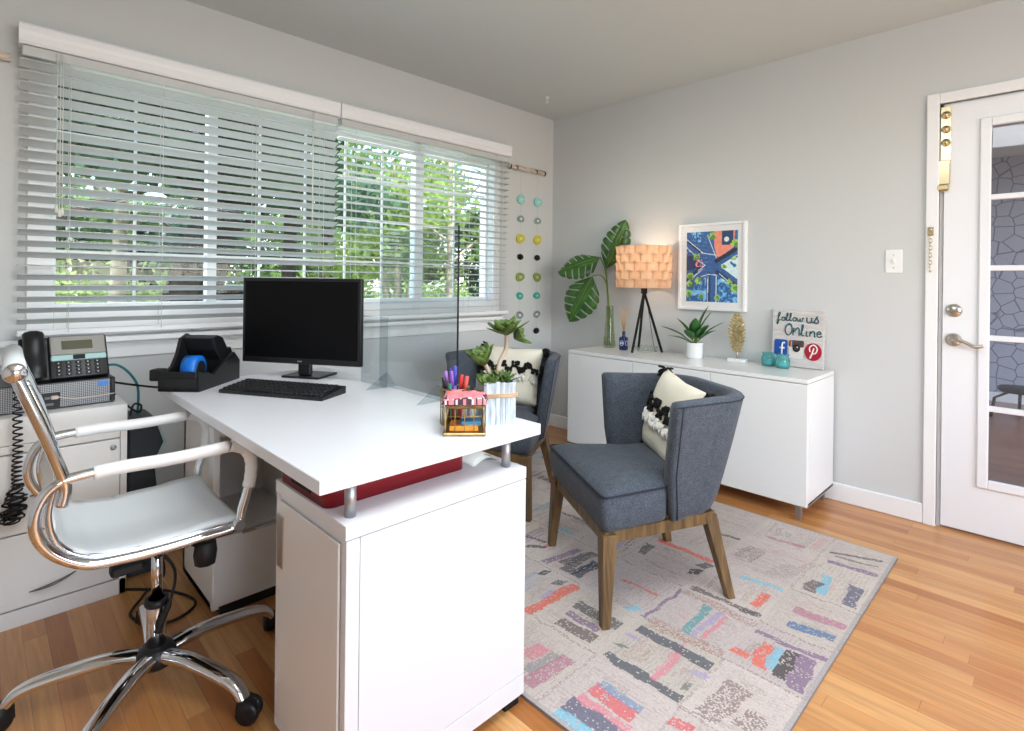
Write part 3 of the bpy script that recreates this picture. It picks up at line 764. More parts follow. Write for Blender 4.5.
# desktop PC lying flat
pcx0, pcx1, pcz = 0.02, 0.375, 0.686
def mesh_mat():
    m = mat('perforated_silver', (176, 178, 182), 0.35, metal=0.4); nt = m.node_tree; bb = nt.nodes['Principled BSDF']
    tc = nt.nodes.new('ShaderNodeTexCoord'); v = nt.nodes.new('ShaderNodeTexVoronoi'); v.inputs['Scale'].default_value = 170; v.inputs['Randomness'].default_value = 0.0
    cr = nt.nodes.new('ShaderNodeValToRGB'); e = cr.color_ramp.elements; e[0].position = 0.30; e[0].color = lin((70, 72, 76)); e[1].position = 0.44; e[1].color = lin((160, 162, 166))
    nt.links.new(tc.outputs['Object'], v.inputs['Vector']); nt.links.new(v.outputs['Distance'], cr.inputs[0]); nt.links.new(cr.outputs[0], bb.inputs['Base Color'])
    return m
M_perf = mesh_mat()
t = thing('desktop_computer', 'slim desktop computer with silver perforated front lying under the phone', 'computer', (0.20, 2.46, ft), math.radians(2))
b = MB(); b.box(-0.165, 0.172, 0.012, 0.35, 0.004, 0.092, 0.003); b.box(0.155, 0.170, 0.0, 0.02, 0.004, 0.092, 0.003); b.build('case', M_blk, t)
b = MB(); b.box(-0.165, 0.155, 0.0, 0.014, 0.006, 0.090, 0.002); b.build('perforated_front', M_perf, t)
b = MB(); b.box(-0.075, 0.012, -0.003, 0.002, 0.008, 0.060, 0.001)
for i in range(4): b.box(-0.065 + (i % 2) * 0.036, -0.042 + (i % 2) * 0.036, -0.005, -0.002, 0.016 + (i // 2) * 0.022, 0.024 + (i // 2) * 0.022, mi=1)
b.build('port_panel', [M_blk, mat('port_grey', (110, 112, 116), 0.4)], t)
b = MB(); b.box(0.118, 0.148, -0.0012, 0.001, 0.066, 0.084); b.build('sticker', mat('blue_sticker', (70, 130, 215), 0.35), t)['label'] = 'small blue sticker'
b = MB(); b.box(-0.014, 0.006, -0.018, -0.002, 0.038, 0.050, 0.002); b.tube(spline([(0.006, -0.012, 0.044), (0.04, -0.02, 0.036), (0.10, -0.018, 0.034), (0.165, -0.014, 0.036)], 6), 0.0022, 6); b.build('usb_plug', mat('cable_beige', (205, 190, 180), 0.5), t)
# router at left
t = thing('network_router', 'black network box with silver grille half hidden behind the office chair back', 'router', (-0.045, 2.45, ft), math.radians(3))
b = MB(); b.box(-0.12, 0.052, 0, 0.22, 0.0, 0.062, 0.004); b.build('casing', M_blk, t)
b = MB(); b.box(-0.11, 0.046, -0.002, 0.003, 0.040, 0.056, 0.001); b.build('grille', M_perf, t)
b = MB()
for k in range(3): b.tube(spline([(-0.12 - k * 0.01, -0.02, 0.03 + 0.02 * k), (0.0, -0.035, 0.038 + 0.014 * k), (0.045, -0.03, 0.045 + 0.014 * k)], 5), 0.006, 6)
tag(b.build('grey_cables', mat('cable_grey', (188, 180, 170), 0.5), None, (-0.045, 2.44, ft + 0.006)), 'bundle of pale grey cables in front of the black network box', 'cable')
# phone
t = thing('desk_phone', 'black office desk phone with grey display panel standing on the computer', 'phone', (0.235, 2.50, ft + 0.094), math.radians(3))
def tiltM(x, y, z, a): return Matrix.Translation((x, y, z)) @ Matrix.Rotation(a, 4, 'X')
TM = tiltM(0, 0.0, 0.006, math.radians(62))
b = MB(); b.box(-0.048, 0.125, 0.0, 0.165, -0.022, 0.0, 0.006, M=TM, seg=2); b.box(-0.125, -0.040, 0.0, 0.165, -0.022, -0.008, 0.004, M=TM)
b.box(-0.07, 0.10, 0.02, 0.14, 0.0, 0.02, 0.004)
b.prism([(0.03, 0.0), (0.16, 0.0), (0.10, 0.13), (0.075, 0.135)], 'X', -0.10, 0.10)
b.build('phone_base', M_blk, t)
b = MB(); b.box(-0.042, 0.119, 0.088, 0.160, 0.0, 0.003, 0.003, M=TM); b.build('faceplate', mat('phone_grey', (150, 148, 142), 0.4), t)
b = MB(); b.box(-0.010, 0.080, 0.108, 0.142, 0.003, 0.005, 0.001, M=TM); b.build('display', mat('lcd_olive', (84, 84, 62), 0.25), t)
b = MB(); b.box(-0.042, 0.119, 0.066, 0.087, 0.0, 0.004, 0.003, M=TM); b.build('softkey_bar', mat('phone_pale_blue', (170, 205, 205), 0.35), t)
b = MB(); b.box(0.020, 0.055, 0.068, 0.085, 0.004, 0.007, 0.002, M=TM)
b.build('navigation_key', M_blk2, t)
b = MB()
for r in range(4):
    for c in range(5):
        b.box(-0.030 + c * 0.028, -0.014 + c * 0.028, 0.010 + r * 0.014, 0.019 + r * 0.014, 0.0, 0.003, 0.001, M=TM)
        b.box(-0.024 + c * 0.028, -0.020 + c * 0.028, 0.0125 + r * 0.014, 0.0165 + r * 0.014, 0.003, 0.0034, mi=1, M=TM)
b.build('keypad', [M_blk2, mat('key_legend', (200, 205, 208), 0.5)], t)
b = MB()
b.tube([TM @ Vector(p) for p in spline([(-0.088, 0.002, 0.018), (-0.088, 0.03, 0.026), (-0.088, 0.085, 0.022), (-0.088, 0.14, 0.026), (-0.088, 0.168, 0.018)], 5)], 0.030, 10, flat=(1, 0.62), up=(0, -1, 0.5))
b.build('handset', M_blk, t)
# coiled handset cord hanging down
b = MB()
path = spline([(0.09, 2.50, 0.80), (0.10, 2.43, 0.79), (0.098, 2.372, 0.70), (0.100, 2.372, 0.60), (0.098, 2.372, 0.52), (0.100, 2.372, 0.46)], 50)
pts = []
for i, p in enumerate(path):
    fr_ = i / len(path); a = i * 0.62; rr = 0.010 + 0.003 * fr_
    pts.append(p + Vector((math.cos(a) * rr, math.sin(a) * rr * 0.6, 0)))
b.tube(pts, 0.0028, 5)
pts = []
for i in range(200):
    a = i * 0.62; pts.append(Vector((0.090 + math.cos(a) * 0.022 + 0.012 * math.sin(i * 0.05), 2.368 + math.sin(a) * 0.012, 0.46 - 0.09 * abs(math.sin(i * 0.022)) - 0.015 * math.sin(i * .3))))
b.tube(pts, 0.003, 5)
tag(b.build('phone_cord', M_blk2), 'coiled black handset cord dangling in front of the white file cabinet', 'cord')
# cables behind
b = MB(); b.tube(spline([(0.33, 2.66, 0.79), (0.40, 2.64, 0.80), (0.455, 2.62, 0.74), (0.47, 2.62, 0.66), (0.46, 2.64, 0.45), (0.45, 2.70, 0.2), (0.48, 2.75, 0.02)], 8), 0.005, 6)
tag(b.build('network_cable', mat('teal_cable', (30, 110, 120), 0.4)), 'teal network cable looping down beside the file cabinet', 'cable')
b = MB(); b.tube(spline([(0.38, 2.60, 0.74), (0.45, 2.60, 0.72), (0.55, 2.65, 0.69), (0.66, 2.75, 0.67), (0.9, 2.82, 0.66)], 8), 0.0045, 6)
tag(b.build('power_cable', M_blk2), 'black cable running from the computer along the wall behind the desk', 'cable')
b = MB(); b.tube(spline([(0.33, 2.47, 0.004), (0.50, 2.30, 0.006), (0.56, 2.14, 0.006), (0.46, 2.08, 0.006), (0.38, 2.20, 0.006), (0.44, 2.32, 0.006), (0.53, 2.45, 0.02), (0.47, 2.60, 0.30)], 8), 0.0045, 6)
tag(b.build('floor_cable', M_blk2), 'black cable looped on the floor between file cabinet and desk', 'cable')
b = MB(); b.tube(spline([(0.38, 2.62, 0.70), (0.44, 2.60, 0.63), (0.47, 2.60, 0.61), (0.475, 2.60, 0.635), (0.45, 2.60, 0.64), (0.44, 2.60, 0.58), (0.46, 2.62, 0.5)], 8), 0.004, 6)
tag(b.build('looped_cable', M_blk2), 'thin black cable curled in a loop at the file cabinet corner', 'cable')
# dark backpack/box beside the cabinet
t = thing('shredder', 'dark grey upright shredder with a pale blue flap beside the file cabinet', 'shredder', (0.475, 2.60, 0))
b = MB(); b.prism([(-0.055, 0.0), (0.05, 0.0), (0.045, 0.25), (0.03, 0.42), (0.062, 0.50), (0.03, 0.60), (-0.055, 0.60)], 'Y', -0.10, 0.10, bev=0.006); b.build('body', mat('shredder_grey', (52, 58, 64), 0.45), t)
b = MB(); b.prism([(0.034, 0.43), (0.068, 0.50), (0.036, 0.595), (0.030, 0.59), (0.058, 0.50), (0.028, 0.43)], 'Y', -0.104, 0.09); b.build('flap', mat('flap_pale_blue', (178, 200, 206), 0.4), t)

# ------------------------------------------------------------------ OFFICE CHAIR
t = thing('office_chair', 'white leather office chair with chrome frame and wrapped armrests', 'office chair', (0.369, 1.786, 0), 0)
OC = Matrix.Translation((-0.369, -1.786, 0))
CM = Matrix.Rotation(math.radians(-3), 4, 'Z')
def CP(x, y, z):  # profile point given for near plane y in world -> local
    v = Vector((x - 0.369, y - 1.84, z)); v = Matrix.Rotation(math.radians(-1.5), 4, 'Z') @ v
    return v + Vector((0, 1.84 - 1.786, 0))
yn, yf = 1.612, 2.068
loop = [(0.524, 0.462), (0.44, 0.458), (0.339, 0.456), (0.26, 0.460), (0.197, 0.470), (0.142, 0.508), (0.110, 0.555), (0.103, 0.602), (0.115, 0.644), (0.134, 0.668), (0.158, 0.679), (0.205, 0.684), (0.27, 0.684), (0.36, 0.682), (0.45, 0.684), (0.51, 0.688), (0.545, 0.672), (0.562, 0.640), (0.562, 0.600), (0.553, 0.555), (0.540, 0.510)]
for y in (yn, yf):
    b = MB(); b.tube(spline([CP(x, y, z) for x, z in loop], 4, True), 0.0125, 10, closed=True, up=(0, 1, 0))
    b.tube(spline([CP(0.068, y, 0.932), CP(0.108, y, 0.82), CP(0.137, y, 0.735), CP(0.156, y, 0.665), CP(0.15, y, 0.62)], 5), 0.0125, 10, up=(0, 1, 0))
    s_ = 1 if y == yn else -1
    b.tube(spline([CP(0.085, y + 0.018 * s_, 0.915), CP(0.125, y + 0.018 * s_, 0.80), CP(0.145, y + 0.018 * s_, 0.70), CP(0.128, y + 0.018 * s_, 0.60), CP(0.150, y + 0.018 * s_, 0.52), CP(0.22, y + 0.018 * s_, 0.474), CP(0.36, y + 0.018 * s_, 0.464), CP(0.53, y + 0.018 * s_, 0.468)], 5), 0.008, 8, up=(0, 1, 0))
    b.lathe([(0.014, -0.012), (0.015, 0), (0.014, 0.012), (0, 0.013)], CP(0.528, y - 0.012, 0.470), 12, axis='Y')
    b.lathe([(0.0, -0.012), (0.018, -0.010), (0.022, -0.002), (0.022, 0.004)], CP(0.068, y - 0.004, 0.936), 18, axis='Y')
    b.build('side_frame', M_chrome, t)
    slv = [(0.208, 0.684), (0.27, 0.6855), (0.36, 0.683), (0.45, 0.685), (0.502, 0.688)]
    b = MB(); b.tube(spline([CP(x, y, z) for x, z in slv], 5), 0.0165, 10, up=(0, 1, 0))
    b.tube(spline([CP(x, y, z) for x, z in ((0.508, 0.690), (0.545, 0.674), (0.562, 0.640), (0.562, 0.600), (0.556, 0.565))], 5), [0.0165 + 0.001 * math.sin(i * 2.1) for i in range(21)], 10, up=(0, 1, 0))
    b.build('armrest_sleeve', M_sleeve, t)
# sling
prof = [(0.545, 0.458), (0.52, 0.470), (0.44, 0.466), (0.34, 0.460), (0.25, 0.462), (0.19, 0.478), (0.145, 0.515), (0.128, 0.56), (0.127, 0.61), (0.136, 0.67), (0.135, 0.73), (0.118, 0.80), (0.092, 0.87), (0.066, 0.935)]
pp = spline([(x, 0, z) for x, z in prof], 5)
b = MB(); rows = []
ny = 12
for i, p in enumerate(pp):
    row = []
    rib = 0.0035 * abs(math.sin(i * 0.55))
    for j in range(ny + 1):
        yy = yn + 0.014 + (yf - yn - 0.028) * j / ny
        sag = -0.010 * (1 - (2 * j / ny - 1) ** 2)
        q = CP(p.x + (0.006 + rib if p.z > 0.5 else 0), yy, p.z + (0.008 + rib + sag if p.x > 0.16 and p.z < 0.5 else 0)); row.append(b.bm.verts.new(q))
    rows.append(row)
for A, B in zip(rows, rows[1:]):
    for j in range(ny): f = b.bm.faces.new((A[j], A[j + 1], B[j + 1], B[j])); f.smooth = True
o = b.build('seat_sling', M_leather, t); m_ = o.modifiers.new('s', 'SOLIDIFY'); m_.thickness = 0.010; m_.offset = 0
b = MB(); b.tube([CP(0.068, yn + 0.004, 0.936), CP(0.068, yf - 0.004, 0.936)], 0.0215, 16); b.build('top_roll', M_leather, t)
b = MB()
b.box(-0.09, 0.13, -0.085, 0.20, 0.425, 0.448, 0.004); b.box(-0.05, 0.09, -0.04, 0.10, 0.385, 0.428, 0.01); b.tube([CP(0.30, yn + 0.01, 0.447), CP(0.30, yf - 0.01, 0.447)], 0.010, 8); b.tube([CP(0.46, yn + 0.01, 0.447), CP(0.46, yf - 0.01, 0.447)], 0.010, 8)
b.build('tilt_mechanism', M_blk, t)
b = MB(); b.lathe([(0.0, 0), (0.026, 0.002), (0.03, 0.03), (0.026, 0.06), (0.0, 0.062)], (0.08, -0.155, 0.375), 8); b.tube([(0.08, -0.155, 0.42), (0.03, -0.02, 0.42)], 0.008, 6); b.build('tension_knob', M_blk2, t)
b = MB(); b.box(-0.13, -0.06, -0.165, -0.13, 0.412, 0.438, 0.006); b.tube([(-0.09, -0.14, 0.425), (-0.02, 0, 0.42)], 0.006, 6); b.build('height_lever', M_blk2, t)
b = MB(); b.lathe([(0.014, 0.24), (0.014, 0.40)], (0, 0, 0), 18); b.lathe([(0.024, 0.09), (0.024, 0.245), (0.020, 0.25)], (0, 0, 0), 22); b.build('gas_lift', M_chrome, t)
b = MB(); b.lathe([(0.029, 0.25), (0.030, 0.235), (0.027, 0.230)], (0, 0, 0), 20); b.build('collar', M_blk, t)
b = MB(); b.lathe([(0.046, 0.068), (0.052, 0.078), (0.050, 0.108), (0.034, 0.120), (0.026, 0.121)], (0, 0, 0), 20); b.build('hub', M_blk, t)
b = MB(); b.tube(spline([(0.0, -0.03, 0.39), (0.035, -0.035, 0.33), (0.03, -0.034, 0.26), (0.005, -0.036, 0.20), (-0.005, -0.036, 0.17)], 5), [0.004] * 12 + [0.009] * 9, 8); b.build('hanging_lever', M_blk2, t)
for k in range(5):
    a = math.radians((-65, 4, 84, 162, 230)[k]); dx_, dy_ = math.cos(a), math.sin(a)
    b = MB(); pts = spline([(0.03 * dx_, 0.03 * dy_, 0.095), (0.12 * dx_, 0.12 * dy_, 0.106), (0.24 * dx_, 0.24 * dy_, 0.096), (0.300 * dx_, 0.300 * dy_, 0.080), (0.325 * dx_, 0.325 * dy_, 0.052)], 6)
    b.tube(pts, [0.026 - 0.007 * i / 24 for i in range(25)], 12, flat=(1, 0.7), up=(0, 0, 1)); leg = b.build('leg', M_chrome, t)
    b = MB(); Mc = Matrix.Translation((0.328 * dx_, 0.328 * dy_, 0)) @ Matrix.Rotation(a + [0.4, 1.3, -0.9, 0.7, 2.0][k], 4, 'Z')
    for s_ in (-1, 1): b.lathe([(0.010, -0.009), (0.027, -0.009), (0.029, 0.0), (0.026, 0.009), (0.010, 0.010)], (0.012, s_ * 0.013, 0.029), 18, axis='Y', M=Mc)
    b.lathe([(0.012, -0.006), (0.012, 0.006)], (0.012, 0, 0.029), 12, axis='Y', M=Mc)
    b.prism([(-0.018, 0.02), (-0.016, 0.058), (0.004, 0.062), (0.030, 0.050), (0.026, 0.044), (0.0, 0.05), (-0.010, 0.02)], 'Y', -0.020, 0.020, M=Mc, bev=0.002)
    b.build('caster', M_blk, leg)

# ------------------------------------------------------------------ ACCENT CHAIRS
def fabric_mat():
    m = bpy.data.materials.new('slate_blue_grey_fabric'); m.use_nodes = True; nt = m.node_tree; b = nt.nodes['Principled BSDF']
    tc = nt.nodes.new('ShaderNodeTexCoord')
    n = nt.nodes.new('ShaderNodeTexNoise'); n.inputs['Scale'].default_value = 260; n.inputs['Detail'].default_value = 3
    n2 = nt.nodes.new('ShaderNodeTexNoise'); n2.inputs['Scale'].default_value = 40; n2.inputs['Detail'].default_value = 4
    ad = nt.nodes.new('ShaderNodeMath'); ad.operation = 'MULTIPLY_ADD'; ad.inputs[1].default_value = 0.2
    nt.links.new(tc.outputs['Object'], n.inputs['Vector']); nt.links.new(tc.outputs['Object'], n2.inputs['Vector'])
    nt.links.new(n2.outputs['Fac'], ad.inputs[0]); 
    mm = nt.nodes.new('ShaderNodeMath'); mm.operation = 'MULTIPLY'; mm.inputs[1].default_value = 0.8; nt.links.new(n.outputs['Fac'], mm.inputs[0]); nt.links.new(mm.outputs[0], ad.inputs[2])
    cr = nt.nodes.new('ShaderNodeValToRGB'); e = cr.color_ramp.elements; e[0].position = 0.38; e[0].color = lin((60, 66, 75)); e[1].position = 0.64; e[1].color = lin((91, 98, 108))
    nt.links.new(ad.outputs[0], cr.inputs[0]); nt.links.new(cr.outputs[0], b.inputs['Base Color'])
    b.inputs['Roughness'].default_value = 0.9; b.inputs['Sheen Weight'].default_value = 0.12; b.inputs['Specular IOR Level'].default_value = 0.15
    bp = nt.nodes.new('ShaderNodeBump'); bp.inputs['Strength'].default_value = 0.35; bp.inputs['Distance'].default_value = 0.002; nt.links.new(n.outputs['Fac'], bp.inputs['Height']); nt.links.new(bp.outputs[0], b.inputs['Normal'])
    return m
M_fab = fabric_mat(); M_pipe = mat('piping_dark', (40, 44, 54), 0.8)
def shell_path(hw, xf, xb, rc, n=10, hr=None):
    """U-shaped plan from the left front end round the back to the right front end; hr = half width at the rear corners"""
    hr = hw if hr is None else hr
    P = []; xc = xb + rc
    for i in range(5): u = i / 5; P.append((xf + (xc - xf) * u, hw + (hr - hw) * u))
    for i in range(n + 1):
        a = PI / 2 + (PI / 2) * i / n; P.append((xc + rc * math.cos(a), hr - rc + rc * math.sin(a)))
    for i in range(1, 6): P.append((xb, (hr - rc) * (1 - 2 * i / 6)))
    for i in range(n + 1):
        a = PI + (PI / 2) * i / n; P.append((xc + rc * math.cos(a), -(hr - rc) + rc * math.sin(a)))
    for i in range(1, 6): u = i / 5; P.append((xc + (xf - xc) * u, -(hr + (hw - hr) * u)))
    return P
def shell_dims(z):
    q = max(0, min(1, (z - 0.30) / 0.43)); se = q ** 0.85
    return 0.248 + 0.080 * se, 0.219 + 0.059 * se, 0.004 + 0.028 * min(1, q * 2.5), -0.222 - 0.118 * se, 0.12 + 0.05 * q
def make_accent(label, loc, rz):
    t = thing('accent_chair', label, 'armchair', loc, rz, 'grey barrel back chairs')
    # cushion: rounded wedge, wider at the front
    def plan(off, taperless=0):
        return [(0.285 + off, 0.300 + off), (0.285 + off, -0.300 - off), (0.022, -0.248 - off), (0.010, -0.19 - off * 0.3), (-0.175, -0.150), (-0.175, 0.150), (0.010, 0.19 + off * 0.3), (0.022, 0.248 + off)]
    def ring(corners, r, n=4):
        out = []; m = len(corners)
        for i in range(m):
            p0, p1, p2 = Vector(corners[(i - 1) % m]), Vector(corners[i]), Vector(corners[(i + 1) % m])
            r_ = min(r, 0.42 * (p0 - p1).length, 0.42 * (p2 - p1).length); r2 = min(r, 0.42 * (p2 - p1).length, 0.42 * (Vector(corners[(i + 2) % m]) - p2).length)
            a = p1 + (p0 - p1).normalized() * r_; c = p1 + (p2 - p1).normalized() * r_
            for k in range(n + 1):
                u = k / n; out.append(a * (1 - u) ** 2 + p1 * 2 * u * (1 - u) + c * u * u)
            # straight edge subdivisions
            q0 = c; q1 = p2 + (p1 - p2).normalized() * r2
            for k in range(1, 6): out.append(q0.lerp(q1, k / 6))
        return out
    b = MB(); layers = []
    spec = [(-0.030, 0.305), (-0.012, 0.312), (-0.004, 0.335), (0.000, 0.37), (0.002, 0.405), (-0.001, 0.424), (-0.010, 0.434), (-0.035, 0.445), (-0.09, 0.457), (-0.15, 0.462)]
    for off, z in spec:
        layers.append([b.bm.verts.new((p.x, p.y, z)) for p in ring(plan(off), 0.035)])
    N = len(layers[0])
    for A, B in zip(layers, layers[1:]):
        for k in range(N): f = b.bm.faces.new((A[k], A[(k + 1) % N], B[(k + 1) % N], B[k])); f.smooth = True
    b.bm.faces.new(layers[0][::-1]); f = b.bm.faces.new(layers[-1]); f.smooth = True
    seat = b.build('seat_cushion', M_fab, t)
    b = MB(); b.tube([(p.x, p.y, 0.431) for p in ring(plan(0.0005), 0.035)], 0.0035, 6, closed=True, up=(0, 0, 1)); b.build('piping', M_pipe, seat)
    # shell
    b = MB(); th = 0.052
    zs = [0.300, 0.315, 0.36, 0.43, 0.50, 0.58, 0.66, 0.715, 0.731, 0.736]
    outer = []; inner = []
    for z in zs:
        ho, hr, xf, xb, rc = shell_dims(z)
        inset = 0.012 if z in (zs[0], zs[-1]) else (0.004 if z in (zs[1], zs[-2]) else 0)
        outer.append([b.bm.verts.new((x, y, z)) for x, y in shell_path(ho - inset, xf - inset, xb + inset, rc, hr=hr - inset)])
        inner.append([b.bm.verts.new((x, y, z)) for x, y in shell_path(ho - th + inset, xf - inset, xb + th - inset, rc - th * 0.7, hr=hr - th + inset)])
    n = len(outer[0])
    for Ls, fl in ((outer, False), (inner, True)):
        for A, B in zip(Ls, Ls[1:]):
            for k in range(n - 1): f = b.bm.faces.new((A[k], A[k + 1], B[k + 1], B[k])); f.smooth = True
    for Ls in (0, -1):
        for k in range(n - 1): f = b.bm.faces.new((outer[Ls][k], outer[Ls][k + 1], inner[Ls][k + 1], inner[Ls][k])); f.smooth = True
    for e in (0, -1):
        for i in range(len(zs) - 1): f = b.bm.faces.new((outer[i][e], outer[i + 1][e], inner[i + 1][e], inner[i][e])); f.smooth = True
    sh = b.build('backrest', M_fab, t)
    b = MB()
    for e, sg in ((0, 1), (-1, -1)):
        pts = []
        for z in [0.31 + 0.41 * i / 10 for i in range(11)]:
            ho, hr, xf, xb, rc = shell_dims(z); pts.append((xf - 0.022, sg * (ho + (hr - ho) * 0.022 / (xf - xb - rc) + 0.0008), z))
        b.tube(pts, 0.0028, 5)
    z = 0.722; ho, hr, xf, xb, rc = shell_dims(z)
    b.tube([(x, y, z) for x, y in shell_path(ho + 0.0005, xf, xb - 0.0005, rc, hr=hr + 0.0005)], 0.0022, 5, up=(0, 0, 1))
    b.build('piping', M_pipe, sh)
    # wooden frame rails
    b = MB()
    C4 = [(0.268, 0.272), (0.268, -0.272), (-0.198, -0.197), (-0.198, 0.197)]
    for i in range(4):
        p, q = Vector(C4[i] + (0,)), Vector(C4[(i + 1) % 4] + (0,)); d_ = (q - p); L = d_.length; a = math.atan2(d_.y, d_.x)
        b.box(0, L, -0.022, 0.0, 0.264, 0.306, 0.002, M=Matrix.Translation(p) @ Matrix.Rotation(a, 4, 'Z'))
    b.build('wood_frame', M_walnut, t)
    for (tx, ty, fx_, fy_, wt) in ((0.252, 0.258, 0.270, 0.2875, 0.026), (0.252, -0.258, 0.270, -0.2875, 0.026), (-0.178, 0.180, -0.245, 0.222, 0.024), (-0.178, -0.180, -0.245, -0.222, 0.024)):
        b = MB(); tmp = bmesh.new()
        A = [tmp.verts.new((fx_ + sx_ * 0.0145, fy_ + sy_ * 0.0145, 0.0)) for sx_, sy_ in ((-1, -1), (1, -1), (1, 1), (-1, 1))]
        B = [tmp.verts.new((tx + sx_ * wt, ty + sy_ * wt, 0.298)) for sx_, sy_ in ((-1, -1), (1, -1), (1, 1), (-1, 1))]
        tmp.faces.new(A[::-1]); tmp.faces.new(B)
        for k in range(4): tmp.faces.new((A[k], A[(k + 1) % 4], B[(k + 1) % 4], B[k]))
        bmesh.ops.bevel(tmp, geom=list(tmp.edges), offset=0.002, segments=1, affect='EDGES')
        b.merge(tmp); b.build('leg', M_walnut, t)
    return t
ZR = 0.0105
chA = make_accent('slate grey barrel back chair in front of the white sideboard doors', (1.867, 1.166, ZR), math.radians(149))
chB = copy_tree(chA); chB.location = (2.03, 2.15, ZR); chB.rotation_euler = (0, 0, math.radians(201))
chB['label'] = 'slate grey barrel back chair behind the desk planter, nearest the window wall'

# ------------------------------------------------------------------ PILLOWS
M_ivory = mat('ivory_woven_cotton', (232, 226, 208), 0.9, bump=0.8, bscale=130)
M_yarn = mat('black_yarn', (20, 19, 20), 0.95); M_yarnw = mat('ivory_yarn', (240, 238, 230), 0.95)
def pillow(label, loc, rot):
    """pillow standing in its local XZ plane, thickness along Y, centre at origin"""
    t = thing('throw_pillow', label, 'pillow', loc, 0, 'ivory and black tufted pillows'); t.rotation_euler = rot
    h = 0.168
    b = MB(); n = 22; gr = {}
    for s_ in (-1, 1):
        for i in range(n + 1):
            for j in range(n + 1):
                u, v = 2 * i / n - 1, 2 * j / n - 1
                e = (1 - u ** 4) * (1 - v ** 4)
                pin = 1 - 0.07 * (1 - abs(u) ** 1) * abs(v) ** 3; pin2 = 1 - 0.07 * (1 - abs(v)) * abs(u) ** 3
                gr[s_, i, j] = b.bm.verts.new((u * h * pin2, s_ * (0.062 * e ** 0.55 + 0.003 * noise.noise(Vector((u * 3, v * 3, s_)))), v * h * pin))
        for i in range(n):
            for j in range(n):
                f = b.bm.faces.new((gr[s_, i, j], gr[s_, i + 1, j], gr[s_, i + 1, j + 1], gr[s_, i, j + 1])); f.smooth = True
    bmesh.ops.remove_doubles(b.bm, verts=list(b.bm.verts), dist=0.0008)
    b.build('cover', M_ivory, t)
    def ysurf(u, v): return -(0.062 * ((1 - u ** 4) * (1 - v ** 4)) ** 0.55)
    b = MB()
    for u in [(-0.9 + 1.8 * i / 26) for i in range(27)]:
        zig = 0.15 + 0.09 * (1 if int((u + 1) * 4.6) % 2 else -1)
        for k in range(5):
            uu, vv = u + random.uniform(-.03, .03), zig + random.uniform(-.09, .09)
            b.sphere((uu * h, ysurf(uu, vv) - 0.006, vv * h), 0.0095, sub=1, jit=0.25)
    b.build('black_tufts', M_yarn, t)
    b = MB()
    for k in range(90):
        u = random.uniform(-0.9, 0.9); v = -0.12 + random.uniform(-0.10, 0.10)
        p = Vector((u * h, ysurf(u, v) - 0.002, v * h)); b.tube([p, p + Vector((random.uniform(-.004, .004), -0.010, -0.006)), p + Vector((random.uniform(-.006, .006), -0.008, -0.026))], [0.004, 0.0055, 0.003], 5)
    b.build('white_fringe', M_yarnw, t)
    for (cx, cz) in ((-1, 1), (1, 1), (-1, -1), (1, -1), (-1, 0.35), (1, 0.35)):
        b = MB()
        for k in range(26):
            d = Vector((cx * random.uniform(0.2, 1), random.uniform(-0.6, 0.6), (cz if abs(cz) == 1 else 0) * random.uniform(-0.2, 0.35) + random.uniform(-0.7, 0.1))).normalized()
            p = Vector((cx * h * 0.97, 0, cz * h * (0.97 if abs(cz) == 1 else 1))); b.tube([p, p + d * 0.022, p + d * 0.042 + Vector((0, 0, -0.008))], [0.005, 0.006, 0.004], 5)
        b.build('tassel', M_yarn, t)
    return t
def loc_of(ch, x, y, z):
    return ch.matrix_basis @ Vector((x, y, z))
bpy.context.view_layer.update()
pillow('ivory pillow with black tassels, tipped against the sideboard side chair back', (1.993, 1.098, 0.602), (math.radians(-15), math.radians(7), math.radians(236)))
pillow('ivory pillow with black tufts, on the chair behind the planter', (2.150, 2.190, 0.622), (math.radians(-28), math.radians(2), math.radians(302)))

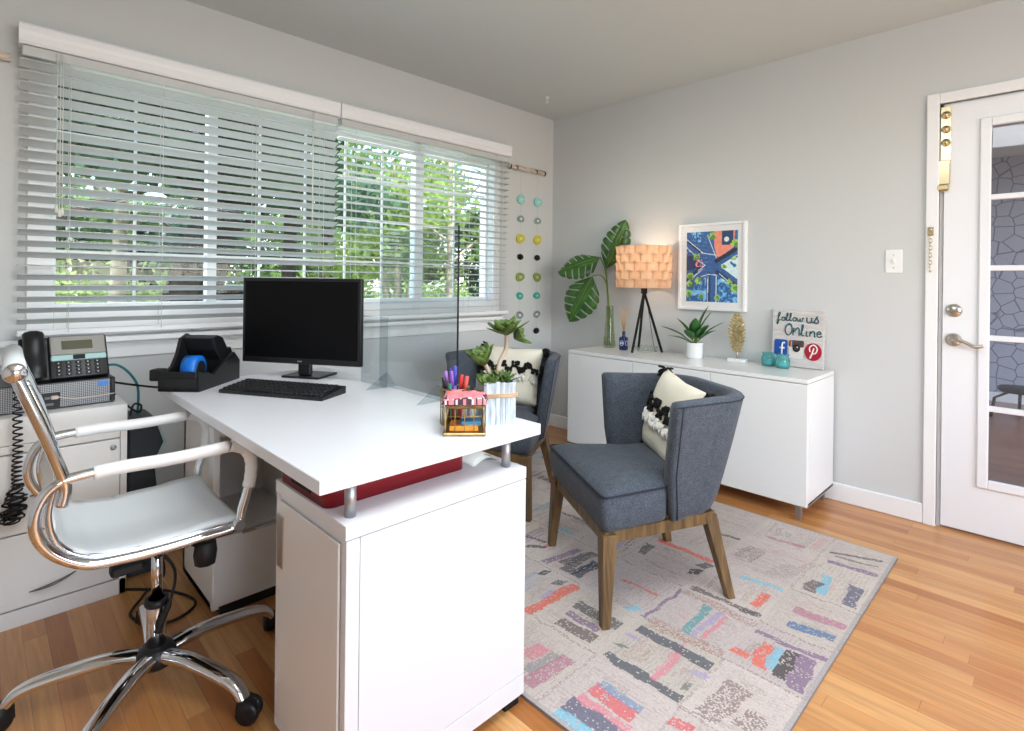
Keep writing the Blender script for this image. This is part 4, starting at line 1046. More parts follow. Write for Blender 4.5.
# ------------------------------------------------------------------ RUG (woven colours as vertex data)
def color_grid(name, nx, ny, sx, sy, cols, m, thick=0.0, z=0.0):
    """grid nx*ny cells, per-face colours cols[ny][nx][3] linear"""
    xs = np.linspace(0, sx, nx + 1); ys = np.linspace(0, sy, ny + 1)
    X, Y = np.meshgrid(xs, ys)
    V = np.stack([X, Y, np.full_like(X, z)], -1).reshape(-1, 3)
    idx = np.arange((nx + 1) * (ny + 1)).reshape(ny + 1, nx + 1)
    F = np.stack([idx[:-1, :-1], idx[:-1, 1:], idx[1:, 1:], idx[1:, :-1]], -1).reshape(-1, 4)
    cf = cols.reshape(-1, 3)
    if thick:
        # side skirt + underside
        base = len(V); B = np.array([[0, 0, z - thick], [sx, 0, z - thick], [sx, sy, z - thick], [0, sy, z - thick]]); V = np.concatenate([V, B])
        c = [idx[0, 0], idx[0, -1], idx[-1, -1], idx[-1, 0]]
        edges = [list(idx[0, :]), list(idx[:, -1]), list(idx[-1, ::-1]), list(idx[::-1, 0])]
        polys = [list(f) for f in F]; extra = 0
        for k in range(4):
            polys.append([base + (k + 1) % 4] + edges[k][::-1] + [base + k]); extra += 1
        polys.append([base + 3, base + 2, base + 1, base]); extra += 1
        me = bpy.data.meshes.new(name); me.from_pydata([tuple(v) for v in V], [], polys)
        cf = np.concatenate([cf, np.tile(np.array([[0.22, 0.2, 0.19]]), (extra, 1))])
        counts = [len(q) for q in polys]
    else:
        me = bpy.data.meshes.new(name); me.from_pydata([tuple(v) for v in V], [], [tuple(f) for f in F]); counts = [4] * len(F)
    ca = me.color_attributes.new('Col', 'FLOAT_COLOR', 'CORNER')
    arr = np.ones((sum(counts), 4), dtype=np.float32); arr[:, :3] = np.repeat(cf, counts, axis=0)
    ca.data.foreach_set('color', arr.reshape(-1)); me.materials.append(m)
    o = bpy.data.objects.new(name, me); COL.objects.link(o)
    return o
RX0, RX1, RY0, RY1 = 1.084, 2.766, 0.487, 2.70
cell = 0.0045; nx = int((RX1 - RX0) / cell); ny = int((RY1 - RY0) / cell)
rng = np.random.default_rng(3)
def Lc(r, g, b_): return np.array(lin((r, g, b_))[:3])
img = np.zeros((ny, nx, 3)) + Lc(196, 186, 180)
def smooth_noise(sc):
    g = rng.random((int(ny / sc) + 3, int(nx / sc) + 3)); yi = np.arange(ny) / sc; xi = np.arange(nx) / sc
    y0_, x0_ = yi.astype(int), xi.astype(int); fy = (yi - y0_)[:, None]; fx = (xi - x0_)[None, :]
    a = g[np.ix_(y0_, x0_)]; b_ = g[np.ix_(y0_, x0_ + 1)]; c = g[np.ix_(y0_ + 1, x0_)]; d = g[np.ix_(y0_ + 1, x0_ + 1)]
    return a * (1 - fx) * (1 - fy) + b_ * fx * (1 - fy) + c * (1 - fx) * fy + d * fx * fy
img *= (0.93 + 0.10 * smooth_noise(20) + 0.07 * smooth_noise(60))[..., None]
YY, XX = np.mgrid[0:ny, 0:nx]; PX = RX0 + (XX + 0.5) * cell; PY = RY0 + (YY + 0.5) * cell
wob = (smooth_noise(9) - 0.5) * 0.016; wob2 = (smooth_noise(9) - 0.5) * 0.016; grain = rng.random((ny, nx)); fine = smooth_noise(3)
PAL = dict(o=(222, 104, 84), d=(92, 92, 94), p=(128, 104, 134), b=(104, 90, 90), k=(214, 134, 146), g=(150, 146, 146), m=(176, 122, 138), n=(70, 80, 92), l=(168, 156, 188), e=(112, 122, 112), t=(92, 156, 158), x=(168, 140, 124), r=(210, 98, 102), s=(124, 150, 176), v=(88, 92, 118), c=(120, 186, 208), y=(140, 122, 118), z=(170, 156, 152), u=(74, 116, 158), j=(46, 46, 50))
def bar(x0, y0, x1, y1, w, c, dens=0.90, op=0.80):
    global img
    if abs(x1 - x0) > abs(y1 - y0):
        lo, hi = sorted((x0, x1)); f = (PX - x0) / (x1 - x0 + 1e-9); yc = y0 + (y1 - y0) * f
        msk = (PX + wob * .4 > lo) & (PX + wob * .4 < hi) & (np.abs(PY - yc + wob) < w / 2)
    else:
        lo, hi = sorted((y0, y1)); f = (PY - y0) / (y1 - y0 + 1e-9); xc = x0 + (x1 - x0) * f
        msk = (PY + wob2 * .4 > lo) & (PY + wob2 * .4 < hi) & (np.abs(PX - xc + wob2) < w / 2)
    if c in 'xyz': msk &= (grain > 0.42)
    else: msk &= (grain + 0.35 * (fine - 0.5)) < dens
    img[msk] = img[msk] * (1 - op) + Lc(*PAL[c]) * op
# faint blocks of random stripes over the whole rug
bx = [RX0, 1.36, 1.63, 1.90, 2.19, 2.50, RX1]; by = [RY0, 0.72, 1.0, 1.28, 1.50, 1.76, 2.02, 2.28, 2.52, RY1]
random.seed(11)
for i in range(len(bx) - 1):
    for j in range(len(by) - 1):
        horiz = (i + j) % 2 == 0; x0, x1, y0, y1 = bx[i] + .015, bx[i + 1] - .015, by[j] + .015, by[j + 1] - .015
        # pale woven texture rows inside the block
        rows = np.sin((PY if horiz else PX) * (420 + 60 * ((i * 3 + j) % 4)) + wob * 300) > 0.35; msk_ = (PX > x0) & (PX < x1) & (PY > y0) & (PY < y1) & rows & (fine > 0.48); img[msk_] *= 0.86
        strong = by[j] > 1.26
        tone = random.uniform(0.90, 1.04); m_ = (PX > bx[i]) & (PX < bx[i + 1]) & (PY > by[j]) & (PY < by[j + 1]); img[m_] *= np.array([tone, tone * random.uniform(.97, 1.0), tone * random.uniform(.95, 1.0)])
        pos = 0.02
        L = (y1 - y0) if horiz else (x1 - x0)
        while pos < L - 0.02:
            w = random.uniform(0.006, 0.03); c = random.choice('zzzyyyxxlkdpbnscgmv' if strong else 'zzzyyxxgk'); a, e = sorted((random.uniform(0, .45), random.uniform(.55, 1)))
            if random.random() < (0.85 if strong else 0.7):
                op = random.uniform(0.35, 0.85) if strong else random.uniform(0.2, 0.5)
                if horiz: bar(x0 + (x1 - x0) * a, y0 + pos, x0 + (x1 - x0) * e, y0 + pos, w, c, 0.85, op)
                else: bar(x0 + pos, y0 + (y1 - y0) * a, x0 + pos, y0 + (y1 - y0) * e, w, c, 0.85, op)
            pos += w + random.uniform(0.004, 0.02)
        if random.random() < 0.6: bar(bx[i], by[j], bx[i + 1], by[j], 0.010, 'z', 0.9, 0.8)
        if random.random() < 0.6: bar(bx[i], by[j], bx[i], by[j + 1], 0.010, 'y', 0.9, 0.6)
BARS = [(1.355,1.292,1.618,1.283,.04,'o'),(1.524,1.208,1.531,1.03,.05,'d'),(1.466,1.197,1.46,1.063,.03,'p'),(1.402,1.19,1.418,1.047,.05,'b'),(1.203,1.146,1.275,1.129,.05,'k'),(1.157,1.101,1.277,1.083,.04,'g'),(1.119,1.06,1.291,1.048,.05,'m'),(1.571,.983,1.566,.731,.045,'n'),(1.389,.984,1.381,.727,.035,'n'),(1.507,.978,1.525,.961,.05,'l'),(1.442,.978,1.463,.958,.035,'e'),(1.5,.754,1.525,.73,.05,'l'),(1.433,.754,1.444,.732,.035,'e'),(1.395,.822,1.549,.824,.018,'k'),(1.626,1.0,1.879,.993,.014,'p'),(1.919,.977,1.928,.732,.025,'b'),(1.658,.867,1.854,.877,.03,'t'),(1.661,.84,1.853,.83,.022,'l'),(1.67,.808,1.839,.807,.015,'k'),(1.623,.976,1.649,.73,.05,'x'),(1.878,.984,1.863,.714,.04,'x'),(1.246,.926,1.24,.784,.055,'r'),(1.278,.921,1.274,.784,.03,'s'),(1.154,.943,1.157,.76,.06,'v'),(1.112,.943,1.112,.80,.04,'c'),(1.192,.931,1.192,.77,.025,'k'),(1.367,.652,1.554,.639,.07,'y'),(1.3,.716,1.313,.658,.04,'r'),(1.659,1.381,1.759,1.385,.045,'d'),(1.659,1.322,1.808,1.326,.045,'n'),(1.585,1.438,1.602,1.41,.045,'j'),(1.565,1.354,1.592,1.318,.04,'d'),(1.774,1.191,1.781,1.034,.013,'o'),(1.625,1.065,1.669,1.042,.04,'c'),(1.651,1.127,1.645,1.064,.04,'z'),(1.408,.572,1.485,.561,.06,'y'),(1.669,.637,1.8,.649,.045,'o'),(1.685,.612,1.804,.624,.028,'c'),(1.666,.577,1.82,.589,.04,'j'),(1.647,.528,1.824,.546,.05,'p'),(1.831,.705,1.846,.5,.022,'p'),(2.053,.661,2.067,.504,.045,'m'),(1.96,.651,1.976,.513,.04,'u'),(2.6,.696,2.67,.523,.02,'d'),(2.516,.685,2.526,.51,.025,'p'),(2.576,.672,2.61,.522,.014,'e'),(2.551,.938,2.566,.785,.022,'m'),(2.225,.631,2.385,.643,.04,'c'),(2.215,.668,2.316,.662,.045,'b'),(2.212,.535,2.377,.545,.045,'v'),(2.131,.883,2.149,.731,.022,'c'),(1.97,.765,2.084,.764,.03,'o'),(1.915,.792,1.921,.724,.025,'d'),(2.261,.924,2.391,.911,.05,'y'),(2.215,.819,2.374,.767,.04,'z'),(2.248,.772,2.454,.708,.04,'z'),(1.678,.70,1.71,.69,.05,'o'),(2.161,1.263,2.16,1.006,.03,'o'),(2.022,1.04,2.045,1.0,.045,'j'),(2.079,1.026,2.132,1.001,.045,'d'),(2.002,1.243,2.103,1.257,.04,'d'),(1.696,1.421,1.861,1.375,.05,'d'),(1.661,1.35,1.796,1.327,.03,'n'),(1.654,1.481,1.839,1.442,.035,'p'),(1.697,1.623,1.747,1.553,.03,'n'),(1.763,1.687,1.778,1.581,.02,'v'),(2.274,.965,2.406,.934,.04,'y'),(2.254,.939,2.413,.904,.04,'z'),(2.419,1.1,2.434,1.007,.02,'d')]
for q in BARS: bar(*q)
edge = (PX < RX0 + .012) | (PX > RX1 - .012) | (PY < RY0 + .014) | (PY > RY1 - .012)
img[edge] = Lc(168, 164, 164) * 0.6 + img[edge] * 0.35
img *= (0.93 + 0.14 * rng.random((ny, nx)))[..., None]
rug = color_grid('area_rug', nx, ny, RX1 - RX0, RY1 - RY0, img, attr_mat('woven_rug', 0.95, bump=0.6, bscale=260, noise_amt=0.10, nscale=220), thick=0.0095, z=0.0100)
rug.location = (RX0, RY0, 0.0); tag(rug, 'patchwork area rug in pale grey and pink with coloured dashes on the wood floor', 'rug')

# ------------------------------------------------------------------ CREDENZA
t = thing('sideboard', 'long white three door sideboard on short steel legs against the wall', 'sideboard', (3.05, 1.61, 0))
def CL(bb, nm, m, par=t, loc=(-3.05, -1.61, 0)):
    o = bb.build(nm, m, par)
    if loc: o.location = loc
    return o
cx0, cx1, cy0, cy1 = 2.850, 3.268, 0.866, 2.352
b = MB(); b.box(cx0, cx1, cy0, cy1, 0.670, 0.690, 0.0015); b.box(cx0 + 0.018, cx1, cy0, cy0 + 0.018, 0.078, 0.668); b.box(cx0 + 0.018, cx1, cy1 - 0.018, cy1, 0.078, 0.668)
b.box(cx0 + 0.022, cx1, cy0 + 0.01, cy1 - 0.01, 0.090, 0.6695); b.box(cx0 + 0.003, cx1, cy0, cy1, 0.074, 0.090, 0.001)
CL(b, 'carcass', M_gloss)
for (a, c) in ((1.849, 2.351), (1.358, 1.845), (0.867, 1.354)):
    b = MB(); b.box(cx0 - 0.0, cx0 + 0.018, a, c, 0.076, 0.666, 0.0015); CL(b, 'cabinet_door', M_gloss)
for x in (2.88, 3.235):
    for y in (0.91, 2.31):
        b = MB(); b.box(x - 0.012, x + 0.012, y - 0.012, y + 0.012, 0.0, 0.074); b.box(x - 0.02, x + 0.02, y - 0.02, y + 0.02, 0.070, 0.0745); CL(b, 'leg', M_steel)
CT = 0.690
# ------------------------------------------------------------------ LAMP
t = thing('table_lamp', 'tripod table lamp with a woven wood veneer drum shade', 'lamp', (3.10, 1.933, CT))
SR, sz0, sz1 = 0.172, 0.425, 0.693
b = MB(); nseg = 80; rows_ = 5
hrow = (sz1 - sz0) / rows_
for r in range(rows_):
    for k in range(14):
        a0 = 2 * PI * (k + 0.5 * (r % 2)) / 14; da = 2 * PI / 14
        nu, nv = 8, 5; G = []
        for i in range(nu + 1):
            u = i / nu; row = []
            for j in range(nv + 1):
                v = j / nv
                a = a0 + (u - 0.5) * da * 1.16
                bulge = 0.015 * math.sin(PI * u) * (0.35 + 0.65 * v)
                zb = sz0 + r * hrow + v * hrow * 1.12 - 0.016 * (1 - (2 * u - 1) ** 2) * (1 - 0.2 * v) + 0.004
                zb = min(max(zb, sz0), sz1)
                rad = SR - 0.006 + bulge
                row.append(b.bm.verts.new((rad * math.cos(a), rad * math.sin(a), zb)))
            G.append(row)
        for i in range(nu):
            for j in range(nv): f = b.bm.faces.new((G[i][j], G[i + 1][j], G[i + 1][j + 1], G[i][j + 1])); f.smooth = True; f.material_index = (k + r) % 2
def shade_mat(nm, c):
    m = mat(nm, c, 0.7, var=0.12, vscale=4, stretch=(6, 6, 60)); nt = m.node_tree; b_ = nt.nodes['Principled BSDF']
    out = [n for n in nt.nodes if n.type == 'OUTPUT_MATERIAL'][0]
    tr = nt.nodes.new('ShaderNodeBsdfTranslucent'); tr.inputs['Color'].default_value = lin((228, 196, 166))
    mx = nt.nodes.new('ShaderNodeMixShader'); mx.inputs[0].default_value = 0.38
    nt.links.new(b_.outputs[0], mx.inputs[1]); nt.links.new(tr.outputs[0], mx.inputs[2]); nt.links.new(mx.outputs[0], out.inputs['Surface'])
    return m
b.build('lamp_shade', [shade_mat('veneer_tan', (214, 172, 138)), shade_mat('veneer_light', (226, 190, 158))], t, recalc=False)
for z in (sz0 + 0.001, sz1 - 0.001):
    b = MB(); b.tube([(SR * math.cos(2 * PI * k / 40) * 0.985, SR * math.sin(2 * PI * k / 40) * 0.985, z) for k in range(40)], 0.002, 5, closed=True, up=(0, 0, 1))
    b.build('shade_rim', mat('veneer_rim', (214, 160, 120), 0.7), t)
b = MB(); apex = Vector((0.01, 0.0, 0.40))
for (x, y) in ((-0.055, 0.045), (0.118, -0.073), (0.10, 0.095)):
    foot = Vector((x, y, 0.0)); dirv = (apex - foot).normalized()
    b2 = MB(); b2.tube([foot + Vector((0, 0, 0.001)), foot + (apex - foot) * 1.04], [0.0085, 0.0085], 4, flat=(1.1, 0.8)); b2.build('leg', M_blk2, t)
b.lathe([(0.0, 0.385), (0.02, 0.387), (0.02, 0.43), (0.012, 0.44), (0.012, 0.50), (0, 0.501)], (0.01, 0, 0), 16); b.build('lamp_socket', M_blk2, t)
b = MB(); b.sphere((0.01, 0, 0.545), 0.030, sc=(1, 1, 1.25)); 
b.build('bulb', mat('warm_bulb', (255, 214, 160), 0.4, emit=4, emit_rgb=(255, 190, 120)), t)
b = MB()
for z in (sz0 + 0.06,):
    for k in range(3):
        a = 2 * PI * k / 3; b.tube([(0.01, 0, 0.50), (0.168 * math.cos(a), 0.168 * math.sin(a), sz1 - 0.05)], 0.0015, 5)
b.build('shade_spider', M_steel, t)
b = MB(); b.tube(spline([(0.012, -0.01, 0.40), (0.04, -0.02, 0.25), (0.085, -0.03, 0.05), (0.12, -0.03, 0.004), (0.15, 0.02, 0.004)], 6), 0.002, 6)
b.build('cord', M_blk2, t)
ld = bpy.data.lights.new('lamp_bulb_light', 'POINT'); ld.energy = 2.0; ld.color = (1.0, 0.80, 0.60); ld.shadow_soft_size = 0.035
lo = bpy.data.objects.new('lamp_bulb_light', ld); COL.objects.link(lo); lo.location = (3.11, 1.933, CT + 0.60)
# glass dish
t = thing('glass_dish', 'small clear glass dish between the legs of the tripod lamp', 'dish', (3.17, 1.955, CT))
b = MB(); b.lathe([(0.0, 0.002), (0.045, 0.0), (0.055, 0.006), (0.075, 0.030), (0.078, 0.036), (0.072, 0.034), (0.050, 0.012), (0.0, 0.008)], (0, 0, 0), 28)
o = b.build('bowl', M_glass, t)
b = MB()
for k in range(14):
    a = 2 * PI * k / 14; b.sphere((0.073 * math.cos(a), 0.073 * math.sin(a), 0.034), 0.006, sub=1)
b.build('scalloped_rim', M_glass, t)
# vase + monstera
t = thing('glass_vase', 'tall slim glass vase holding monstera stems on the sideboard end', 'vase', (3.18, 2.252, CT))
b = MB(); b.lathe([(0.0, 0.001), (0.038, 0.0), (0.043, 0.008), (0.043, 0.028), (0.035, 0.10), (0.028, 0.19), (0.026, 0.285), (0.028, 0.292), (0.0255, 0.292), (0.0235, 0.285), (0.0255, 0.19), (0.032, 0.10), (0.038, 0.03), (0.035, 0.016), (0.0, 0.014)], (0, 0, 0), 28); b.build('glass_body', M_glassg, t)
t = thing('monstera_cutting', 'three large split monstera leaves on stems standing in the glass vase', 'plant', (3.18, 2.252, CT + 0.0165))
def monstera(b, base, tip, nrm, W, notch=6, curl=0.08):
    base, tip = Vector(base), Vector(tip); d = tip - base; L = d.length; d.normalize(); nrm = Vector(nrm).normalized(); s_ = d.cross(nrm).normalized(); nrm = s_.cross(d).normalized()
    def half(tt):   # outline half-width along the rib
        return W * (max(0.0, math.sin(PI * (0.10 + 0.90 * tt) ** 0.8)) ** 0.7)
    def P(tt, q, side):
        # q: 0 rib .. 1 edge ; fingers sweep forward
        off = half(tt) * q
        c = base + d * (L * (tt + 0.20 * q * (1 - tt))) + s_ * (side * off) - nrm * (curl * W * 4 * q * q + curl * L * (tt - 0.4) ** 2)
        return c
    for side in (-1, 1):
        # inner solid band
        n = 18; prev = None
        for i in range(n + 1):
            tt = i / n; row = [b.bm.verts.new(P(tt, 0, side)), b.bm.verts.new(P(tt, 0.15, side)), b.bm.verts.new(P(tt, 0.30, side))]
            if prev:
                for k in range(2): f = b.bm.faces.new((prev[k], prev[k + 1], row[k + 1], row[k])); f.smooth = True
            prev = row
        # fingers
        for kf in range(notch):
            t0, t1 = kf / notch, (kf + 0.82) / notch if kf < notch - 1 else 1.0
            prev = None
            for i in range(6):
                tt = t0 + (t1 - t0) * i / 5; e = 1.0 - 0.08 * (2 * i / 5 - 1) ** 2
                row = [b.bm.verts.new(P(tt, 0.30, side)), b.bm.verts.new(P(tt, 0.75 * e, side)), b.bm.verts.new(P(tt, e, side))]
                if prev:
                    for k in range(2): f = b.bm.faces.new((prev[k], prev[k + 1], row[k + 1], row[k])); f.smooth = True
                prev = row
        # rounded base lobe behind the stalk
        c = base; prev = None
    b.tube([P(i / 8, 0, 1) + nrm * 0.001 for i in range(9)], [0.0035 - 0.0028 * i / 8 for i in range(9)], 5, mi=1)
v0 = Vector((3.18, 2.252, CT + 0.0165))
def rel(x, y, z): return Vector((x, y, z)) - v0
nrmc = Vector((-0.72, -0.62, 0.25))
for (base, tip, nr, W_, stem) in (
    (rel(3.175, 2.285, 1.24), rel(3.225, 2.155, 1.585), Vector((-0.75, -0.60, 0.1)), 0.098, [(0.008, 0.0, 0.0), (0.006, 0.01, 0.22), (0.0, 0.025, 0.45), (-0.005, 0.033, 0.535)]),
    (rel(3.14, 2.31, 1.325), rel(2.965, 2.555, 1.225), Vector((-0.65, -0.45, 0.6)), 0.110, [(-0.006, 0.008, 0.0), (-0.004, 0.012, 0.22), (-0.008, 0.03, 0.50), (-0.04, 0.058, 0.618)]),
    (rel(3.10, 2.345, 1.19), rel(3.02, 2.49, 0.86), Vector((-0.80, -0.55, 0.2)), 0.125, [(0.0, -0.008, 0.0), (0.0, 0.0, 0.22), (-0.01, 0.02, 0.42), (-0.04, 0.05, 0.49), (-0.08, 0.093, 0.483)])):
    b = MB(); monstera(b, base, tip, nr, W_); o = b.build('leaf', [M_leaf, M_stem], t, recalc=False); o.modifiers.new('s', 'SOLIDIFY').thickness = 0.0012
    b = MB(); b.tube(spline(stem, 6), 0.0042, 7); b.build('stem', M_stem, t)
# reed diffuser
t = thing('reed_diffuser', 'dark blue glass reed diffuser bottle beside the lamp leg', 'diffuser', (3.135, 2.103, CT))
b = MB(); b.box(-0.023, 0.023, -0.023, 0.023, 0, 0.088, 0.005, seg=2); b.lathe([(0.020, 0.085), (0.011, 0.096), (0.010, 0.118), (0.012, 0.120), (0.012, 0.126), (0, 0.127)], (0, 0, 0), 16); b.build('bottle', mat('cobalt_glass', (16, 26, 84), 0.12, coat=0.5), t)
b = MB(); c_ = Vector((-0.0235, 0, 0.048)); b.tube([c_ + Vector((0, 0.014 * math.cos(a * PI / 10), 0.016 * math.sin(a * PI / 10))) for a in range(20)], 0.0018, 5, closed=True, up=(1, 0, 0)); b.box(-0.0245, -0.0225, -0.010, 0.010, 0.043, 0.053)
c2_ = Vector((0, -0.0235, 0.048)); b.tube([c2_ + Vector((0.014 * math.cos(a * PI / 10), 0, 0.016 * math.sin(a * PI / 10))) for a in range(20)], 0.0018, 5, closed=True, up=(0, 1, 0))
b.build('label', mat('label_pale', (200, 212, 235), 0.5), t)
b = MB()
for k in range(8):
    a = 2 * PI * k / 8; b.tube([(0.003 * math.cos(a), 0.003 * math.sin(a), 0.127), (0.030 * math.cos(a), 0.030 * math.sin(a), 0.272 + 0.012 * (k % 3))], 0.0016, 5)
b.build('reeds', mat('reed_tan', (206, 160, 116), 0.8), t)
# potted plant
t = thing('potted_plant', 'green broad leaf plant in a ribbed white pot on the sideboard', 'plant', (3.145, 1.597, CT))
b = MB(); pr = [(0.0, 0.001), (0.044, 0.0), (0.048, 0.004)]
for i in range(7): pr += [(0.0495 + 0.001, 0.010 + i * 0.011), (0.0485, 0.0155 + i * 0.011)]
pr += [(0.052, 0.090), (0.052, 0.096), (0.047, 0.096), (0.045, 0.082), (0.0, 0.082)]
b.lathe(pr, (0, 0, 0), 32); b.build('pot', M_gloss, t)
b = MB(); b.lathe([(0.045, 0.084), (0.0, 0.088)], (0, 0, 0), 20); b.build('soil', M_soil, t)
b = MB()
for i, (az, el, L, w) in enumerate(((115, 35, 0.20, 0.030), (85, 18, 0.17, 0.020), (140, 62, 0.17, 0.032), (210, 70, 0.16, 0.034), (-75, 48, 0.20, 0.026), (-60, 72, 0.20, 0.030), (-100, 40, 0.15, 0.030), (20, 55, 0.14, 0.03), (180, 45, 0.12, 0.032), (250, 55, 0.14, 0.034), (-40, 78, 0.235, 0.020))):
    a, e = math.radians(az), math.radians(el); d_ = Vector((math.cos(a) * math.cos(e), math.sin(a) * math.cos(e), math.sin(e)))
    st = Vector((0, 0, 0.085)); p1 = st + d_ * 0.05
    b.tube([st, p1], 0.0028, 6, mi=1); leaf_blade(b, p1, d_, (0, 0, 1), L * 0.85, w, curl=0.18, seg=9, cup=0.25)
b.build('leaves', [M_leaf2, M_stem], t, recalc=False).modifiers.new('s', 'SOLIDIFY').thickness = 0.001
# gold sculpture
t = thing('gold_sculpture', 'textured gold oval leaf sculpture on a white marble block', 'sculpture', (3.19, 1.352, CT))
b = MB(); b.box(-0.026, 0.026, -0.052, 0.052, 0, 0.020, 0.004); b.build('marble_base', M_gloss, t)
b = MB(); b.tube([(0, 0, 0.018), (0, 0, 0.075)], 0.0045, 8); 
for i in range(12):
    u = i / 11
    for sg in (-1, 1):
        zc = 0.075 + 0.20 * u; wd = 0.050 * math.sin(PI * (0.08 + 0.86 * u)) ** 0.6
        leaf_blade(b, (0, 0, zc - 0.005), (-0.12, sg * 1.0, -0.22 + 0.9 * u), (-1, 0, 0.2), wd + 0.006, 0.011, curl=-0.1, cup=0.2)
b.sphere((0, 0, 0.178), 0.04, sc=(0.25, 1.05, 2.4), sub=3, jit=0.03)
b.build('gold_leaf', mat('champagne_gold', (200, 180, 132), 0.42, metal=0.85, var=0.3, vscale=70), t).modifiers.new('s', 'SOLIDIFY').thickness = 0.0015
# jars
for i, (x, y, lab) in enumerate(((3.18, 1.172, 'aqua glass candle jar on the sideboard, nearer the gold sculpture'), (3.155, 1.088, 'aqua glass candle jar in front of the blue emblem of the sign'))):
    t = thing('candle_jar', lab, 'candle jar', (x, y, CT), 0, 'aqua candle jars')
    b = MB(); b.lathe([(0.0, 0.001), (0.033, 0.0), (0.037, 0.006), (0.037, 0.050), (0.030, 0.060), (0.030, 0.066), (0.034, 0.068), (0.034, 0.074), (0.029, 0.075), (0.0275, 0.066), (0.034, 0.048), (0.034, 0.008), (0.0, 0.006)], (0, 0, 0), 24)
    b.build('glass', clear_mat('aqua_glass', (206, 238, 238), 0.07, alpha=0.12, haze=(150, 220, 220)), t)
    b = MB(); b.lathe([(0.0, 0.007), (0.032, 0.0075), (0.032, 0.036), (0.0, 0.037)], (0, 0, 0), 20); b.build('wax', mat('aqua_wax', (176, 230, 226), 0.5), t)

# ------------------------------------------------------------------ SIGN
t = thing('wooden_sign', 'whitewashed wooden sign reading follow us online, leaning on the wall', 'sign', (3.246, 1.045, CT + 0.001))
SW, SH = 0.262, 0.318   # faces -X; u runs from +Y (left in view) to -Y
tiltS = Matrix.Rotation(math.radians(5), 4, 'Y')
b = MB()
for k in range(5):
    z0_ = SH * k / 5; b.box(-0.012, 0.012, -SW / 2, SW / 2, z0_ + 0.0006, z0_ + SH / 5 - 0.0006, 0.0008, M=tiltS)
b.box(-0.011, 0.011, -SW / 2 - 0.003, -SW / 2 + 0.012, 0, SH, M=tiltS)
b.build('board', mat('whitewashed_plank', (208, 203, 200), 0.8, var=0.12, vscale=5, stretch=(10, 3, 30), bump=0.5), t)
def SP(u, v, d=0.0): return tiltS @ Vector((-0.0125 - d, SW / 2 - u * SW, v * SH))   # u 0..1 left->right, v 0..1 bottom->top
def strokes(b, lst, r, d=0.0012, mi=0, sm=True):
    for s_ in lst:
        pts = [SP(u, v, d) for u, v in s_]; pts = spline(pts, 5) if sm and len(pts) > 2 else pts
        b.tube(pts, r, 5, mi=mi, flat=(1, 1))
def letter(ch, x, y, w, h):
    """script letter strokes in unit box; x,y origin (baseline), w width, h x-height"""
    D = {
     'f': [[(0.1, 0.0), (0.55, 1.3), (0.8, 2.2), (0.5, 2.3), (0.35, 1.4), (0.35, 0.0), (0.3, -0.9), (0.05, -0.8), (0.3, -0.1), (0.9, 0.2)]],
     'o': [[(0.85, 0.85), (0.4, 1.0), (0.15, 0.5), (0.35, 0.03), (0.75, 0.15), (0.85, 0.6), (0.65, 0.95), (1.1, 0.8)]],
     'l': [[(0.0, 0.2), (0.5, 1.2), (0.65, 2.1), (0.4, 2.1), (0.3, 1.0), (0.4, 0.1), (0.9, 0.15)]],
     'w': [[(0.0, 0.9), (0.15, 0.1), (0.4, 0.1), (0.5, 0.8), (0.6, 0.1), (0.85, 0.1), (0.95, 0.95), (1.15, 0.8)]],
     'u': [[(0.05, 1.0), (0.1, 0.2), (0.4, 0.02), (0.75, 0.3), (0.8, 1.0), (0.8, 0.2), (1.05, 0.05)]],
     's': [[(0.0, 0.1), (0.6, 1.25), (0.55, 0.9), (0.85, 0.35), (0.5, -0.02), (0.1, 0.15)]],
     'O': [[(0.9, 1.8), (0.5, 2.05), (0.1, 1.3), (0.15, 0.4), (0.5, 0.0), (0.9, 0.5), (0.95, 1.4), (0.7, 1.95), (0.4, 1.8)]],
     'n': [[(0.05, 0.0), (0.1, 1.0), (0.15, 0.6), (0.5, 1.05), (0.8, 0.8), (0.8, 0.0), (1.0, 0.1)]],
     'N': [[(0.05, 0.0), (0.15, 1.5), (0.2, 0.7), (0.6, 1.55), (0.85, 1.2), (0.85, 0.0)]],
     'i': [[(0.4, 1.0), (0.35, 0.2), (0.7, 0.0)], [(0.42, 1.45), (0.45, 1.5)]],
     'e': [[(0.1, 0.5), (0.8, 0.65), (0.6, 1.05), (0.2, 0.8), (0.2, 0.2), (0.6, 0.0), (1.0, 0.3)]]}
    return [[(x + a * w, y + c * h) for a, c in s_] for s_ in D[ch]]
b = MB()
x = 0.08
for ch, w in zip('follow', (0.085, 0.095, 0.065, 0.065, 0.095, 0.12)):
    strokes(b, letter(ch, x, 0.795, w, 0.062), 0.0030); x += w
x = 0.67
for ch, w in zip('us', (0.13, 0.11)):
    strokes(b, letter(ch, x, 0.775, w, 0.095), 0.0036); x += w + 0.01
x = 0.25
for ch, w in zip('ONline', (0.15, 0.15, 0.075, 0.085, 0.115, 0.11)):
    strokes(b, letter(ch, x, 0.545, w, 0.088 if ch != 'O' else 0.098), 0.0034); x += w + 0.008
b.build('lettering', mat('teal_paint', (22, 84, 92), 0.6), t)
